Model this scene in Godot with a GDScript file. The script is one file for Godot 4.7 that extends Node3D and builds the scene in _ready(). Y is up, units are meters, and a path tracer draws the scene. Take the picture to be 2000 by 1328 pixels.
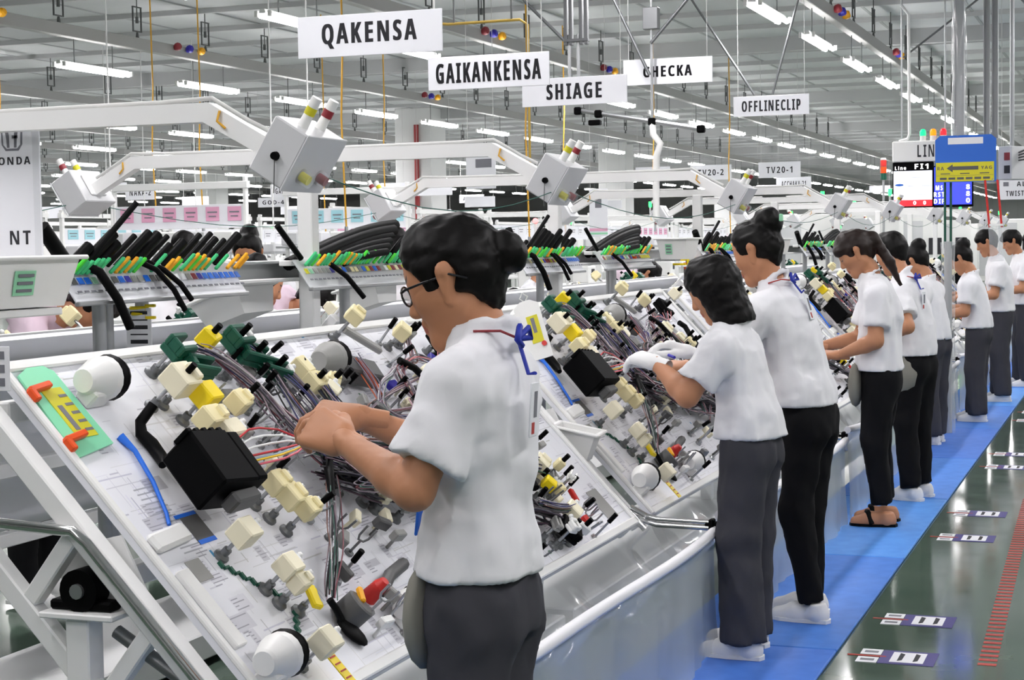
extends Node3D
# ------------------------------------------------------------------ mesh building
class MB:
	var v := PackedVector3Array()
	var n := PackedVector3Array()
	var c := PackedColorArray()
	var t := PackedVector2Array()
	var i := PackedInt32Array()
	var col := Color(1, 1, 1)
	func vert(p: Vector3, q: Vector3, uv := Vector2.ZERO) -> int:
		v.append(p); n.append(q); c.append(col); t.append(uv)
		return v.size() - 1
	# a flat convex face, turned away from ref
	func face(pts: Array, ref: Vector3, uvs := []) -> void:
		var q: Vector3 = (pts[1] - pts[0]).cross(pts[2] - pts[0]).normalized()
		var mid := Vector3.ZERO
		for p in pts: mid += p
		mid /= pts.size()
		var flip := q.dot(mid - ref) < 0.0
		if flip: q = -q
		var s := v.size()
		for k in pts.size(): vert(pts[k], q, uvs[k] if uvs else Vector2.ZERO)
		for k in range(1, pts.size() - 1):
			if flip: i.append_array([s, s + k, s + k + 1])
			else: i.append_array([s, s + k + 1, s + k])
	func box(ctr: Vector3, size: Vector3, bas := Basis()) -> MB:
		var h := size * 0.5
		for ax in 3:
			for sg in [-1.0, 1.0]:
				var pts := []
				for uv in [[-1, -1], [1, -1], [1, 1], [-1, 1]]:
					var p := Vector3.ZERO
					p[ax] = sg * h[ax]
					p[(ax + 1) % 3] = uv[0] * h[(ax + 1) % 3]
					p[(ax + 2) % 3] = uv[1] * h[(ax + 2) % 3]
					pts.append(ctr + bas * p)
				face(pts, ctr)
		return self
	# box with chamfered edges
	func cbox(ctr: Vector3, size: Vector3, b := 0.003, bas := Basis()) -> MB:
		var h := size * 0.5
		b = minf(b, minf(h.x, minf(h.y, h.z)) * 0.9)
		var pt := func(s: Array, on: int) -> Vector3:
			var p := Vector3.ZERO
			for a in 3: p[a] = s[a] * (h[a] if a == on else h[a] - b)
			return ctr + bas * p
		for ax in 3:
			var a1 := (ax + 1) % 3
			var a2 := (ax + 2) % 3
			for sg in [-1, 1]:
				var pts := []
				for uv in [[-1, -1], [1, -1], [1, 1], [-1, 1]]:
					var s := [0, 0, 0]
					s[ax] = sg; s[a1] = uv[0]; s[a2] = uv[1]
					pts.append(pt.call(s, ax))
				face(pts, ctr)
				for sh in [-1, 1]:   # edge between faces ax and a1
					var s0 := [0, 0, 0]
					s0[ax] = sg; s0[a1] = sh; s0[a2] = -1
					var s1 := s0.duplicate()
					s1[a2] = 1
					face([pt.call(s0, ax), pt.call(s1, ax), pt.call(s1, a1), pt.call(s0, a1)], ctr)
		for sx in [-1, 1]:
			for sy in [-1, 1]:
				for sz in [-1, 1]:
					face([pt.call([sx, sy, sz], 0), pt.call([sx, sy, sz], 1), pt.call([sx, sy, sz], 2)], ctr)
		return self
	func ring_strip(s0: int, s1: int, m: int) -> void:
		for k in m:
			var a := s0 + k
			var b := s0 + k + 1
			var d := s1 + k
			var e := s1 + k + 1
			i.append_array([a, d, b, b, d, e])
	# round bar or cone between two points
	func cyl(a: Vector3, b: Vector3, r0: float, r1 := -1.0, m := 10, caps := true) -> MB:
		if r1 < 0.0: r1 = r0
		var w := (b - a).normalized()
		var u := w.cross(Vector3.UP if absf(w.y) < 0.9 else Vector3.RIGHT).normalized()
		var x := w.cross(u)
		var s := v.size()
		var sl := (r0 - r1) / maxf((b - a).length(), 1e-6)
		for e in 2:
			for k in m + 1:
				var an := TAU * k / m
				var d := u * cos(an) + x * sin(an)
				vert((a + d * r0) if e == 0 else (b + d * r1), (d + w * sl).normalized(), Vector2(float(k) / m, e))
		ring_strip(s, s + m + 1, m)
		if caps:
			for e in 2:
				var r := r0 if e == 0 else r1
				if r < 1e-5: continue
				var pts := []
				for k in m:
					var an := TAU * k / m
					pts.append((a if e == 0 else b) + (u * cos(an) + x * sin(an)) * r)
				face(pts, (a + b) * 0.5)
		return self
	# round tube along a path; radius may be a number or one for each point
	func tube(pts: Array, r, m := 8, flat := 1.0) -> MB:
		var last := Vector3.ZERO
		var s := v.size()
		var cnt := pts.size()
		for k in cnt:
			var w: Vector3 = (pts[mini(k + 1, cnt - 1)] - pts[maxi(k - 1, 0)]).normalized()
			var u := w.cross(Vector3.UP if absf(w.y) < 0.9 else Vector3.RIGHT).normalized() if k == 0 else (last - w * last.dot(w)).normalized()
			last = u
			var x := w.cross(u)
			var rr: float = r[k] if r is Array else r
			for j in m + 1:
				var an := TAU * j / m
				var d := u * cos(an) + x * sin(an) * flat
				vert(pts[k] + d * rr, d.normalized(), Vector2(float(j) / m, float(k) / cnt))
		for k in cnt - 1: ring_strip(s + k * (m + 1), s + (k + 1) * (m + 1), m)
		for e in [0, cnt - 1]:
			var cap := []
			for j in m: cap.append(v[s + e * (m + 1) + j])
			face(cap, pts[1] if e == 0 else pts[cnt - 2])
		return self
	# turned shape: profile of [along, radius] round an axis
	func lathe(o: Vector3, axis: Vector3, prof: Array, m := 16) -> MB:
		var w := axis.normalized()
		var u := w.cross(Vector3.UP if absf(w.y) < 0.9 else Vector3.RIGHT).normalized()
		var x := w.cross(u)
		for q in prof.size() - 1:
			var p0: Array = prof[q]
			var p1: Array = prof[q + 1]
			var dl := Vector2(p1[0] - p0[0], p1[1] - p0[1]).normalized()
			var s := v.size()
			for e in 2:
				var pp: Array = p0 if e == 0 else p1
				for k in m + 1:
					var an := TAU * k / m
					var d := u * cos(an) + x * sin(an)
					vert(o + w * pp[0] + d * pp[1], (d * dl.x - w * dl.y).normalized())
			ring_strip(s, s + m + 1, m)
		return self
	func ball(ctr: Vector3, r: Vector3, m := 10, bas := Basis()) -> MB:
		var rings := m / 2
		var s := v.size()
		for a in rings + 1:
			var th := PI * a / rings
			for k in m + 1:
				var ph := TAU * k / m
				var d := Vector3(sin(th) * cos(ph), cos(th), sin(th) * sin(ph))
				vert(ctr + bas * (d * r), (bas * (d / r)).normalized())
		for a in rings:
			for k in m:
				var p := s + a * (m + 1) + k
				i.append_array([p, p + m + 1, p + 1, p + 1, p + m + 1, p + m + 2])
		return self
	# flat outline (Vector2s, convex or not) with thickness, in the plane x, y of bas, from z0 to z1
	func plate(poly: PackedVector2Array, o: Vector3, bas: Basis, z0: float, z1: float) -> MB:
		var tri := Geometry2D.triangulate_polygon(poly)
		var m := poly.size()
		var turn := Geometry2D.is_polygon_clockwise(poly)
		for e in 2:
			var z := z0 if e == 0 else z1
			var q := bas.z * (-1.0 if e == 0 else 1.0)
			for k in range(0, tri.size(), 3):
				var pts := []
				for j in 3: pts.append(o + bas * Vector3(poly[tri[k + j]].x, poly[tri[k + j]].y, z))
				face(pts, pts[0] - q)
		for k in m:
			var a := poly[k]
			var b := poly[(k + 1) % m]
			var out := Vector2(b.y - a.y, a.x - b.x) * (-1.0 if turn else 1.0)
			var p := [o + bas * Vector3(a.x, a.y, z0), o + bas * Vector3(b.x, b.y, z0), o + bas * Vector3(b.x, b.y, z1), o + bas * Vector3(a.x, a.y, z1)]
			face(p, (p[0] + p[2]) * 0.5 - bas * Vector3(out.x, out.y, 0))
		return self
	# a sheet given by rows of points, smooth
	func sheet(rows: Array) -> MB:
		var m: int = rows[0].size()
		var s := v.size()
		for a in rows.size():
			for b in m:
				var du: Vector3 = rows[a][mini(b + 1, m - 1)] - rows[a][maxi(b - 1, 0)]
				var dv: Vector3 = rows[mini(a + 1, rows.size() - 1)][b] - rows[maxi(a - 1, 0)][b]
				vert(rows[a][b], dv.cross(du).normalized(), Vector2(float(b) / (m - 1), float(a) / (rows.size() - 1)))
		for a in rows.size() - 1:
			for b in m - 1:
				var p := s + a * m + b
				i.append_array([p, p + 1, p + m, p + 1, p + m + 1, p + m])
		return self
	func mesh() -> ArrayMesh:
		var arr := []
		arr.resize(Mesh.ARRAY_MAX)
		arr[Mesh.ARRAY_VERTEX] = v; arr[Mesh.ARRAY_NORMAL] = n; arr[Mesh.ARRAY_COLOR] = c; arr[Mesh.ARRAY_TEX_UV] = t; arr[Mesh.ARRAY_INDEX] = i
		var m := ArrayMesh.new()
		m.add_surface_from_arrays(Mesh.PRIMITIVE_TRIANGLES, arr)
		return m

# ------------------------------------------------------------------ things, parts, materials
var taken := {}
var M := {}
var rng := RandomNumberGenerator.new()
var shared := {}
var font: FontVariation

func numbered(called: String) -> String:
	taken[called] = taken.get(called, -1) + 1
	return called if taken[called] == 0 else "%s_%03d" % [called, taken[called]]
func tag(o: Node3D, label: String, category: String, group := "", kind := "") -> Node3D:
	if label: o.set_meta("label", label)
	if category: o.set_meta("category", category)
	if group: o.set_meta("group", group)
	if kind: o.set_meta("kind", kind)
	return o
func thing(called: String, label: String, category: String, at := Vector3.ZERO, bas := Basis(), group := "") -> Node3D:
	var o := Node3D.new()
	o.name = numbered(called)
	add_child(o)
	o.transform = Transform3D(bas, at)
	return tag(o, label, category, group)
func part(shape, called: String, m: Material, parent: Node3D, at := Vector3.ZERO, bas := Basis()) -> MeshInstance3D:
	var o := MeshInstance3D.new()
	o.mesh = shape.mesh() if shape is MB else shape
	o.material_override = m
	o.name = called if parent != self else numbered(called)
	o.transform = Transform3D(bas, at)
	parent.add_child(o, true)
	return o
func struct(called: String, shape, m: Material, parent: Node3D = self) -> MeshInstance3D:
	var o := part(shape, called, m, parent)
	if parent == self: o.set_meta("kind", "structure")
	return o
func solo(shape, called: String, m: Material, label: String, category: String, group := "", at := Vector3.ZERO, bas := Basis()) -> MeshInstance3D:
	var o := part(shape, called, m, self, at, bas)
	tag(o, label, category, group)
	return o
func copy(o: Node3D, label := "", at = null, bas = null) -> Node3D:
	var d: Node3D = o.duplicate()
	var base := String(o.name)
	var cut := base.rfind("_")
	if cut > 0 and base.substr(cut + 1).is_valid_int(): base = base.left(cut)
	d.name = numbered(base)
	add_child(d)
	if label: d.set_meta("label", label)
	if at != null: d.position = at
	if bas != null: d.basis = bas
	return d
func mat(called: String, col: Color, rough := 0.6, metal := 0.0, spec := 0.5) -> StandardMaterial3D:
	var m := StandardMaterial3D.new()
	m.resource_name = called
	m.albedo_color = col
	m.roughness = rough
	m.metallic = metal
	m.metallic_specular = spec
	M[called] = m
	return m
func rgb(r: float, g: float, b: float, a := 1.0) -> Color:
	return Color(r / 255.0, g / 255.0, b / 255.0, a)
func noise_tex(freq: float, lo: Color, hi: Color, size := 512, sd := 1, oct := 4) -> NoiseTexture2D:
	var f := FastNoiseLite.new()
	f.seed = sd
	f.frequency = freq
	f.fractal_octaves = oct
	var g := Gradient.new()
	g.set_color(0, lo)
	g.set_color(1, hi)
	var t := NoiseTexture2D.new()
	t.width = size
	t.height = size
	t.seamless = true
	t.noise = f
	t.color_ramp = g
	return t
func bas_from(x: Vector3, y: Vector3) -> Basis:
	var z := x.cross(y).normalized()
	return Basis(x.normalized(), z.cross(x).normalized(), z)
# raised lettering fitted into w by h, in the plane of bas at the middle point
func lettering(s: String, parent: Node3D, at: Vector3, bas: Basis, w: float, h: float, m: Material, called := "lettering") -> MeshInstance3D:
	var key := "text " + s
	if not shared.has(key):
		var tm := TextMesh.new()
		tm.text = s
		tm.font = font
		tm.font_size = 48
		tm.pixel_size = 0.01
		tm.depth = 0.02
		tm.curve_step = 2.0
		shared[key] = tm
	var mesh: TextMesh = shared[key]
	var bb := mesh.get_aabb()
	var sc := Vector3(w / maxf(bb.size.x, 1e-4), h / maxf(bb.size.y, 1e-4), 0.1)
	var b := Basis(bas.x * sc.x, bas.y * sc.y, bas.z * sc.z)
	return part(mesh, called, m, parent, at - b * Vector3(bb.get_center().x, bb.get_center().y, 0), b)

# ------------------------------------------------------------------ materials
func materials() -> void:
	var sf := SystemFont.new()
	sf.font_names = PackedStringArray(["Droid Sans"])
	sf.font_weight = 700
	font = FontVariation.new()
	font.base_font = sf
	font.spacing_glyph = 7
	var f := mat("floor_epoxy", rgb(255, 255, 255), 0.16, 0.0, 0.4)
	f.albedo_texture = noise_tex(0.01, rgb(74, 92, 80), rgb(92, 108, 96), 512, 3, 5)
	f.uv1_triplanar = true
	f.uv1_world_triplanar = true
	f.uv1_scale = Vector3(0.3, 0.3, 0.3)
	f.roughness_texture = noise_tex(0.02, Color(0.6, 0.6, 0.6), Color(1, 1, 1), 512, 8)
	f.roughness = 0.13
	mat("wall_paint", rgb(226, 227, 226), 0.7)
	var c := mat("ceiling_panel", rgb(255, 255, 255), 0.85)
	c.albedo_texture = noise_tex(0.006, rgb(196, 198, 200), rgb(214, 216, 217), 512, 5)
	c.uv1_triplanar = true
	c.uv1_world_triplanar = true
	c.uv1_scale = Vector3(0.15, 0.15, 0.15)
	mat("purlin", rgb(190, 191, 192), 0.6)
	mat("seam", rgb(168, 170, 172), 0.8)
	mat("column_paint", rgb(222, 223, 222), 0.6)
	mat("trunk_paint", rgb(158, 158, 156), 0.55)
	mat("hanger_steel", rgb(96, 98, 98), 0.5, 0.4)
	mat("white_paint", rgb(236, 236, 235), 0.38)
	mat("white_plastic", rgb(236, 236, 234), 0.42)
	mat("grey_box", rgb(205, 206, 208), 0.42)
	mat("sign_white", rgb(232, 233, 238), 0.5)
	mat("ink", rgb(38, 38, 44), 0.7)
	mat("ink_red", rgb(150, 50, 58), 0.7)
	mat("grey_ink", rgb(120, 120, 128), 0.7)
	mat("black_rubber", rgb(8, 8, 9), 0.5, 0.0, 0.22)
	mat("black_plastic", rgb(5, 5, 6), 0.55, 0.0, 0.18)
	mat("dark_grey_plastic", rgb(88, 88, 88), 0.5)
	mat("mid_grey_plastic", rgb(150, 150, 147), 0.5)
	mat("cream", rgb(238, 226, 178), 0.5)
	mat("cream_pale", rgb(240, 233, 205), 0.5)
	mat("yellow", rgb(246, 218, 12), 0.45)
	mat("amber", rgb(240, 170, 14), 0.45)
	mat("jig_green", rgb(6, 80, 60), 0.45)
	mat("clip_green", rgb(60, 190, 120), 0.45)
	mat("lime", rgb(70, 215, 50), 0.45)
	mat("orange", rgb(236, 82, 12), 0.45)
	mat("red", rgb(205, 40, 34), 0.45)
	mat("dark_red", rgb(140, 40, 50), 0.5)
	mat("blue_strap", rgb(28, 108, 220), 0.45)
	mat("navy", rgb(44, 36, 160), 0.5)
	mat("lanyard_blue", rgb(22, 44, 160), 0.6)
	mat("steel", rgb(172, 174, 176), 0.32, 0.85)
	mat("dull_steel", rgb(120, 122, 124), 0.45, 0.7)
	mat("chrome", rgb(214, 214, 214), 0.14, 1.0)
	mat("aluminium", rgb(176, 178, 180), 0.4, 0.55)
	mat("paper", rgb(232, 232, 236), 0.7)
	mat("pink_card", rgb(224, 164, 192), 0.7)
	mat("cyan_card", rgb(160, 210, 220), 0.7)
	mat("mint_label", rgb(150, 215, 175), 0.6)
	mat("mint_film", rgb(140, 226, 182), 0.3)
	mat("yellow_paper", rgb(214, 206, 40), 0.6)
	mat("kraft", rgb(190, 174, 132), 0.7)
	mat("pipe_ochre", rgb(176, 146, 62), 0.5)
	mat("hose_yellow", rgb(222, 166, 44), 0.5)
	mat("rope", rgb(206, 206, 204), 0.8)
	mat("cord_green", rgb(40, 96, 84), 0.7)
	mat("pipe_red", rgb(150, 40, 42), 0.5)
	mat("placard_blue", rgb(40, 104, 204), 0.5)
	mat("tape_red", rgb(176, 58, 52), 0.6)
	mat("label_purple", rgb(70, 64, 128), 0.5)
	for k in 4:
		var b := mat("mat_blue_%d" % k, rgb(255, 255, 255), 0.6)
		var q: Array = [[rgb(52, 110, 196), rgb(66, 124, 210)], [rgb(58, 118, 204), rgb(74, 134, 218)], [rgb(66, 132, 214), rgb(84, 150, 226)], [rgb(54, 108, 200), rgb(70, 122, 212)]][k]
		b.albedo_texture = noise_tex(0.03, q[0], q[1], 256, 11 + k)
		b.uv1_triplanar = true
		b.uv1_world_triplanar = true
	var g := mat("clear_sheet", Color(0.9, 0.92, 0.93, 0.16), 0.12)
	g.transparency = BaseMaterial3D.TRANSPARENCY_ALPHA
	g.cull_mode = BaseMaterial3D.CULL_DISABLED
	g = mat("cloudy_sheet", Color(0.74, 0.78, 0.8, 0.55), 0.3)
	g.transparency = BaseMaterial3D.TRANSPARENCY_ALPHA
	g.cull_mode = BaseMaterial3D.CULL_DISABLED
	g = mat("plastic_bag", Color(0.92, 0.93, 0.94, 0.5), 0.3)
	g.transparency = BaseMaterial3D.TRANSPARENCY_ALPHA
	g = mat("lens", Color(0.8, 0.86, 0.88, 0.22), 0.05)
	g.transparency = BaseMaterial3D.TRANSPARENCY_ALPHA
	g = mat("tube_glow", rgb(255, 255, 255), 0.4)
	g.emission_enabled = true
	g.emission = rgb(255, 252, 252)
	g.emission_energy_multiplier = 15.0
	for s in [["screen_white", rgb(240, 242, 255), 0.55], ["screen_blue", rgb(60, 70, 230), 0.7], ["screen_red", rgb(225, 40, 50), 0.7], ["screen_text", rgb(255, 255, 255), 1.4], ["lamp_green", rgb(10, 190, 120), 1.0], ["lamp_amber", rgb(255, 120, 10), 1.0], ["lamp_red", rgb(240, 30, 40), 1.0], ["led_green", rgb(40, 255, 90), 2.5], ["led_pink", rgb(255, 120, 120), 1.6]]:
		var e := mat(s[0], s[1], 0.3)
		e.emission_enabled = true
		e.emission = s[1]
		e.emission_energy_multiplier = s[2]
	var w := mat("wire_paint", Color(1, 1, 1), 0.4)
	w.vertex_color_use_as_albedo = true

# ------------------------------------------------------------------ camera, light, air
func view() -> void:
	var cam := Camera3D.new()
	cam.name = "camera"
	cam.fov = rad_to_deg(2.0 * atan(664.0 / 3300.0))
	cam.near = 0.05
	cam.far = 300.0
	cam.rotation_order = EULER_ORDER_YXZ
	cam.position = Vector3(0, 1.53, 0)
	cam.rotation_degrees = Vector3(-3.2373, 20.4588, -0.9)
	add_child(cam)
	cam.current = true
	var we := WorldEnvironment.new()
	we.name = "environment"
	var e := Environment.new()
	e.background_mode = Environment.BG_COLOR
	e.background_color = Color(0, 0, 0)
	e.tonemap_mode = Environment.TONE_MAPPER_LINEAR
	e.tonemap_exposure = 1.85
	e.sdfgi_enabled = true
	e.ssao_enabled = true
	e.ssil_enabled = true
	we.environment = e
	add_child(we)

const CEIL := 4.35
const LAMP_Y := 3.43
const LAMP_ENERGY := 1.35
func make_lamp() -> Node3D:
	var o := thing("fluorescent_light", "", "ceiling light")
	var b := MB.new()
	b.plate(PackedVector2Array([Vector2(-0.03, 0.02), Vector2(-0.022, 0.055), Vector2(0.022, 0.055), Vector2(0.03, 0.02)]), Vector3.ZERO, Basis(), -0.63, 0.63)
	part(b, "batten", M.white_paint, o)
	for s in [-1, 1]:
		part(MB.new().cyl(Vector3(s * 0.036, 0.006, -0.6), Vector3(s * 0.036, 0.006, 0.6), 0.022, 0.022, 10), "lamp_tube", M.tube_glow, o)
		for e in [-1, 1]:
			part(MB.new().box(Vector3(s * 0.06, 0.018, e * 0.615), Vector3(0.03, 0.05, 0.025)), "lamp_holder", M.white_plastic, o)
	for e in [-0.35, 0.35]: part(MB.new().cyl(Vector3(0, 0.05, e), Vector3(0, 0.297, e), 0.006, 0.006, 5), "drop_rod", M.hanger_steel, o)
	var a := AreaLight3D.new()
	a.name = "tube_light"
	a.area_size = Vector2(0.2, 1.2)
	a.light_energy = LAMP_ENERGY
	a.light_color = Color(1.0, 0.985, 0.995)
	a.area_range = 120.0
	a.area_attenuation = 2.0
	a.shadow_enabled = true
	a.transform = Transform3D(Basis(Vector3.RIGHT, -PI / 2), Vector3(0, -0.024, 0))
	o.add_child(a)
	return o

func lamps_and_trunks() -> void:
	var rows := [0.95, -2.95, -6.75, -10.4, -14.9, -18.4, -22.0, -25.6, -30.0, -33.6, -37.2, -40.8]
	var nth := ["first", "second", "third", "fourth", "fifth", "sixth", "seventh", "eighth", "ninth", "tenth", "eleventh"]
	var proto: Node3D = null
	for x in rows:
		var zs := []
		var z0 := 2.5 if x > -4.0 else -1.0
		var k := 0
		while true:
			var z := z0 - 2.35 * k - 0.25
			k += 1
			if z < -86.0: break
			if z < -62.0 and x < -12.0: break
			if x > 0.0 and z < -45.0: break
			if x < 0.86 * z - 5.0: continue      # beyond the left edge of what is seen
			zs.append(z)
		var which: String = ("over the harness board line" if x > -4.0 else nth[rows.find(x) - 1] + " lamp row counted from the blue mats") if x < 0 else "over the green aisle"
		var lab := "white twin-tube fluorescent light, " + which
		for z in zs:
			var o: Node3D
			if proto == null:
				proto = make_lamp()
				o = proto
			else: o = copy(proto)
			o.position = Vector3(x, LAMP_Y, z)
			if x < -12.0 and int(round(-z / 2.35)) % 3 != 1: o.get_node("tube_light").free()
			elif x < -12.0: (o.get_node("tube_light") as AreaLight3D).light_energy = LAMP_ENERGY * 3.0
			tag(o, lab, "ceiling light", "fluorescent lights, " + which)
		if x > 0.0 or zs.is_empty(): continue
		# the rail that carries the row, with its hangers and sockets
		var za: float = zs[0] + 1.2
		var zb: float = zs[-1] - 1.2
		var t := thing("cable_trunk", "long grey cable trunk carrying lights, " + which, "cable trunk", Vector3(x, LAMP_Y + 0.3, 0))
		part(MB.new().cbox(Vector3(0, 0.07, (za + zb) * 0.5), Vector3(0.09, 0.13, za - zb), 0.006), "rail", M.trunk_paint, t)
		if not shared.has("hanger"):
			var h := MB.new()
			h.cyl(Vector3(0, 0.13, 0), Vector3(0, 0.2, 0), 0.022, 0.012, 6)
			h.box(Vector3(0, 0.21, 0), Vector3(0.02, 0.012, 0.16))
			for s in [-1, 1]: h.box(Vector3(0, 0.34, s * 0.08), Vector3(0.014, 0.27, 0.014))
			h.box(Vector3(0, 0.475, 0), Vector3(0.02, 0.012, 0.17))
			h.cyl(Vector3(0, 0.36, 0), Vector3(0, CEIL - LAMP_Y - 0.3, 0), 0.006, 0.006, 5)
			h.cyl(Vector3(0, 0.30, 0), Vector3(0, 0.37, 0), 0.018, 0.018, 6)
			shared["hanger"] = h.mesh()
			shared["socket"] = MB.new().lathe(Vector3.ZERO, Vector3(1, 0.3, 0), [[0.0, 0.0], [0.0, 0.03], [0.03, 0.045], [0.06, 0.045], [0.08, 0.03], [0.08, 0.0]], 10).mesh()
		var z := za - 0.4
		var q := 0
		while z > zb and q < 26:
			part(shared["hanger"], "hanger", M.hanger_steel, t, Vector3(0, 0, z))
			z -= 1.45
			q += 1
		if x < -2.0 and x > -16.0:
			for s in ([-13.2, -16.9, -24.0] if x < -9.0 else [-13.0, -17.2, -21.5]):
				var j := 0
				for cm in ["dark_red", "navy", "amber"]:
					part(shared["socket"], "socket", M[cm], t, Vector3(0.04, 0.1, s - 0.26 * j))
					j += 1

func shell() -> void:
	var x0 := -46.0
	var x1 := 4.6
	var z0 := -92.0
	var z1 := 7.0
	var cx := (x0 + x1) * 0.5
	var cz := (z0 + z1) * 0.5
	struct("floor", MB.new().box(Vector3(cx, -0.1, cz), Vector3(x1 - x0, 0.2, z1 - z0)), M.floor_epoxy)
	struct("ceiling", MB.new().box(Vector3(cx, CEIL + 0.15, cz), Vector3(x1 - x0, 0.3, z1 - z0)), M.ceiling_panel)
	var wl := struct("wall_left", MB.new().box(Vector3(x0 - 0.1, CEIL / 2, cz), Vector3(0.2, CEIL, z1 - z0)), M.wall_paint)
	struct("wall_right", MB.new().box(Vector3(x1 + 0.1, CEIL / 2, cz), Vector3(0.2, CEIL, z1 - z0)), M.wall_paint)
	struct("wall_near", MB.new().box(Vector3(cx, CEIL / 2, z1 + 0.1), Vector3(x1 - x0, CEIL, 0.2)), M.wall_paint)
	var wf := struct("wall_far", MB.new().box(Vector3(cx, CEIL / 2, z0 - 0.1), Vector3(x1 - x0, CEIL, 0.2)), M.wall_paint)
	var rib := MB.new().box(Vector3.ZERO, Vector3(0.06, CEIL - 0.4, 0.04)).mesh()
	for k in 60: part(rib, "wall_rib", M.wall_paint, wf, Vector3(x1 - 0.5 - k * 0.6, CEIL / 2 + 0.2, z0 + 0.02))
	# roof beams across the hall, roof panel joints along it
	var k := 0
	var z := 2.0
	var beam := MB.new().box(Vector3(cx, CEIL - 0.03, 0), Vector3(x1 - x0, 0.06, 0.05)).mesh()
	var girder := MB.new().box(Vector3(cx, CEIL - 0.1, 0), Vector3(x1 - x0, 0.2, 0.12)).mesh()
	while z > z0:
		var o := part(girder if k % 6 == 5 else beam, "trim_%d" % (k + 1), M.purlin, self)
		o.position.z = z
		o.set_meta("kind", "structure")
		k += 1
		z -= 1.5
	var j := MB.new().box(Vector3(0, CEIL - 0.004, cz), Vector3(0.035, 0.012, z1 - z0)).mesh()
	for q in 44:
		part(j, "panel_joint", M.seam, get_node("ceiling"), Vector3(x1 - 0.6 - q * 1.2, 0, 0))
	# columns
	var cm := MB.new()
	cm.cbox(Vector3(0, CEIL / 2, 0), Vector3(0.8, CEIL, 0.8), 0.012)
	var cmesh := cm.mesh()
	var spots := [[-28.9, -49.2, "far back, standing left of the second overhead arm's post"], [-14.0, -32.3, "with a red fire pipe on its side"], [-14.0, -46.2, "right of the column with the red pipe"], [-14.0, -60.0, "third in line with the red pipe column"], [-29.0, -62.0, "seen just right of the second overhead arm's post"], [-29.0, -36.0, "at the far left edge of the hall"], [-14.0, -74.0, "deepest in the row with the red pipe column"]]
	for s in spots:
		var o := thing("column", "white square building column " + s[2], "column", Vector3(s[0], 0, s[1]))
		part(cmesh, "shaft", M.column_paint, o)
		part(MB.new().cbox(Vector3(0, 0.06, 0), Vector3(0.9, 0.12, 0.9), 0.01), "base_plate", M.column_paint, o)
		if s[1] == -32.3:
			part(MB.new().cyl(Vector3(0.1, 1.2, 0.45), Vector3(0.1, 4.0, 0.45), 0.05, 0.05, 10), "fire_pipe", M.pipe_red, o)
	# blue mats along the line
	var zz := -2.4
	for q in 12:
		var ln := 1.9
		var m := MB.new().cbox(Vector3(-1.38, 0.007, zz - ln / 2), Vector3(0.66, 0.014, ln - 0.012), 0.004)
		solo(m, "floor_mat", M["mat_blue_%d" % [1, 3, 0, 2, 1, 3, 0, 2][q % 8]], ["nearest", "second", "third", "fourth", "fifth", "sixth", "seventh", "eighth", "ninth", "tenth", "eleventh", "farthest"][q] + " blue rubber floor mat of the strip the workers stand on", "floor mat", "blue floor mats")
		zz -= ln
	# strips of red tape across the green floor
	var tape := MB.new().box(Vector3.ZERO, Vector3(0.065, 0.0012, 0.03)).mesh()
	var rt := thing("floor_tape", "dashed line of short red tape strips on the green floor", "floor tape", Vector3(-0.512, 0.0008, 0))
	for q in 60: part(tape, "tape_strip", M.tape_red, rt, Vector3(-0.00165 * q, 0, -6.19 - 0.068 * q))
	# taped floor labels
	var names := ["nearest", "second", "third", "fourth", "fifth", "sixth", "seventh", "eighth"]
	var zl := [-6.2, -6.83, -8.8, -9.6, -11.6, -12.3, -14.6, -15.3]
	for q in 8:
		var o := thing("floor_label", names[q] + " purple and white label taped on the green floor", "floor label", Vector3(-0.81, 0.001, zl[q]), Basis(), "purple floor labels")
		part(MB.new().box(Vector3(0.02, 0, 0), Vector3(0.2, 0.0014, 0.2)), "purple_sheet", M.label_purple, o)
		part(MB.new().box(Vector3(0.02, 0.0012, 0), Vector3(0.12, 0.001, 0.15)), "white_sheet", M.paper, o)
		for e in [-0.028, 0.028]:
			part(MB.new().plate(PackedVector2Array([Vector2(-0.006, -0.06), Vector2(0.01, -0.045), Vector2(0.012, 0.045), Vector2(-0.006, 0.06)]), Vector3(0.02 + e, 0.002, 0), Basis(Vector3.RIGHT, -PI / 2), 0, 0.0006), "print", M.ink, o)
		for e in [-1, 1]:
			part(MB.new().box(Vector3(-0.12, 0.0003, e * 0.06), Vector3(0.075, 0.0014, 0.08)), "white_tab", M.paper, o)
			part(MB.new().box(Vector3(-0.12, 0.0012, e * 0.06), Vector3(0.05, 0.0006, 0.03)), "print", M.grey_ink, o)
		part(MB.new().box(Vector3(-0.13, 0.0004, 0), Vector3(0.14, 0.001, 0.016)), "red_tape", M.tape_red, o)

# ------------------------------------------------------------------ the harness boards
const PITCH := 2.945
const BL := 2.74      # board length along the line
const BH := 1.056     # board height up the slope
const TILT := 47.0
func board_basis() -> Basis:
	var t := deg_to_rad(TILT)
	return Basis(Vector3(0, 0, -1), Vector3(-cos(t), sin(t), 0), Vector3(sin(t), cos(t), 0))
func board_at(k: int) -> Vector3:
	return Vector3(-1.735, 0.498, -3.2 - PITCH * k)

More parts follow.
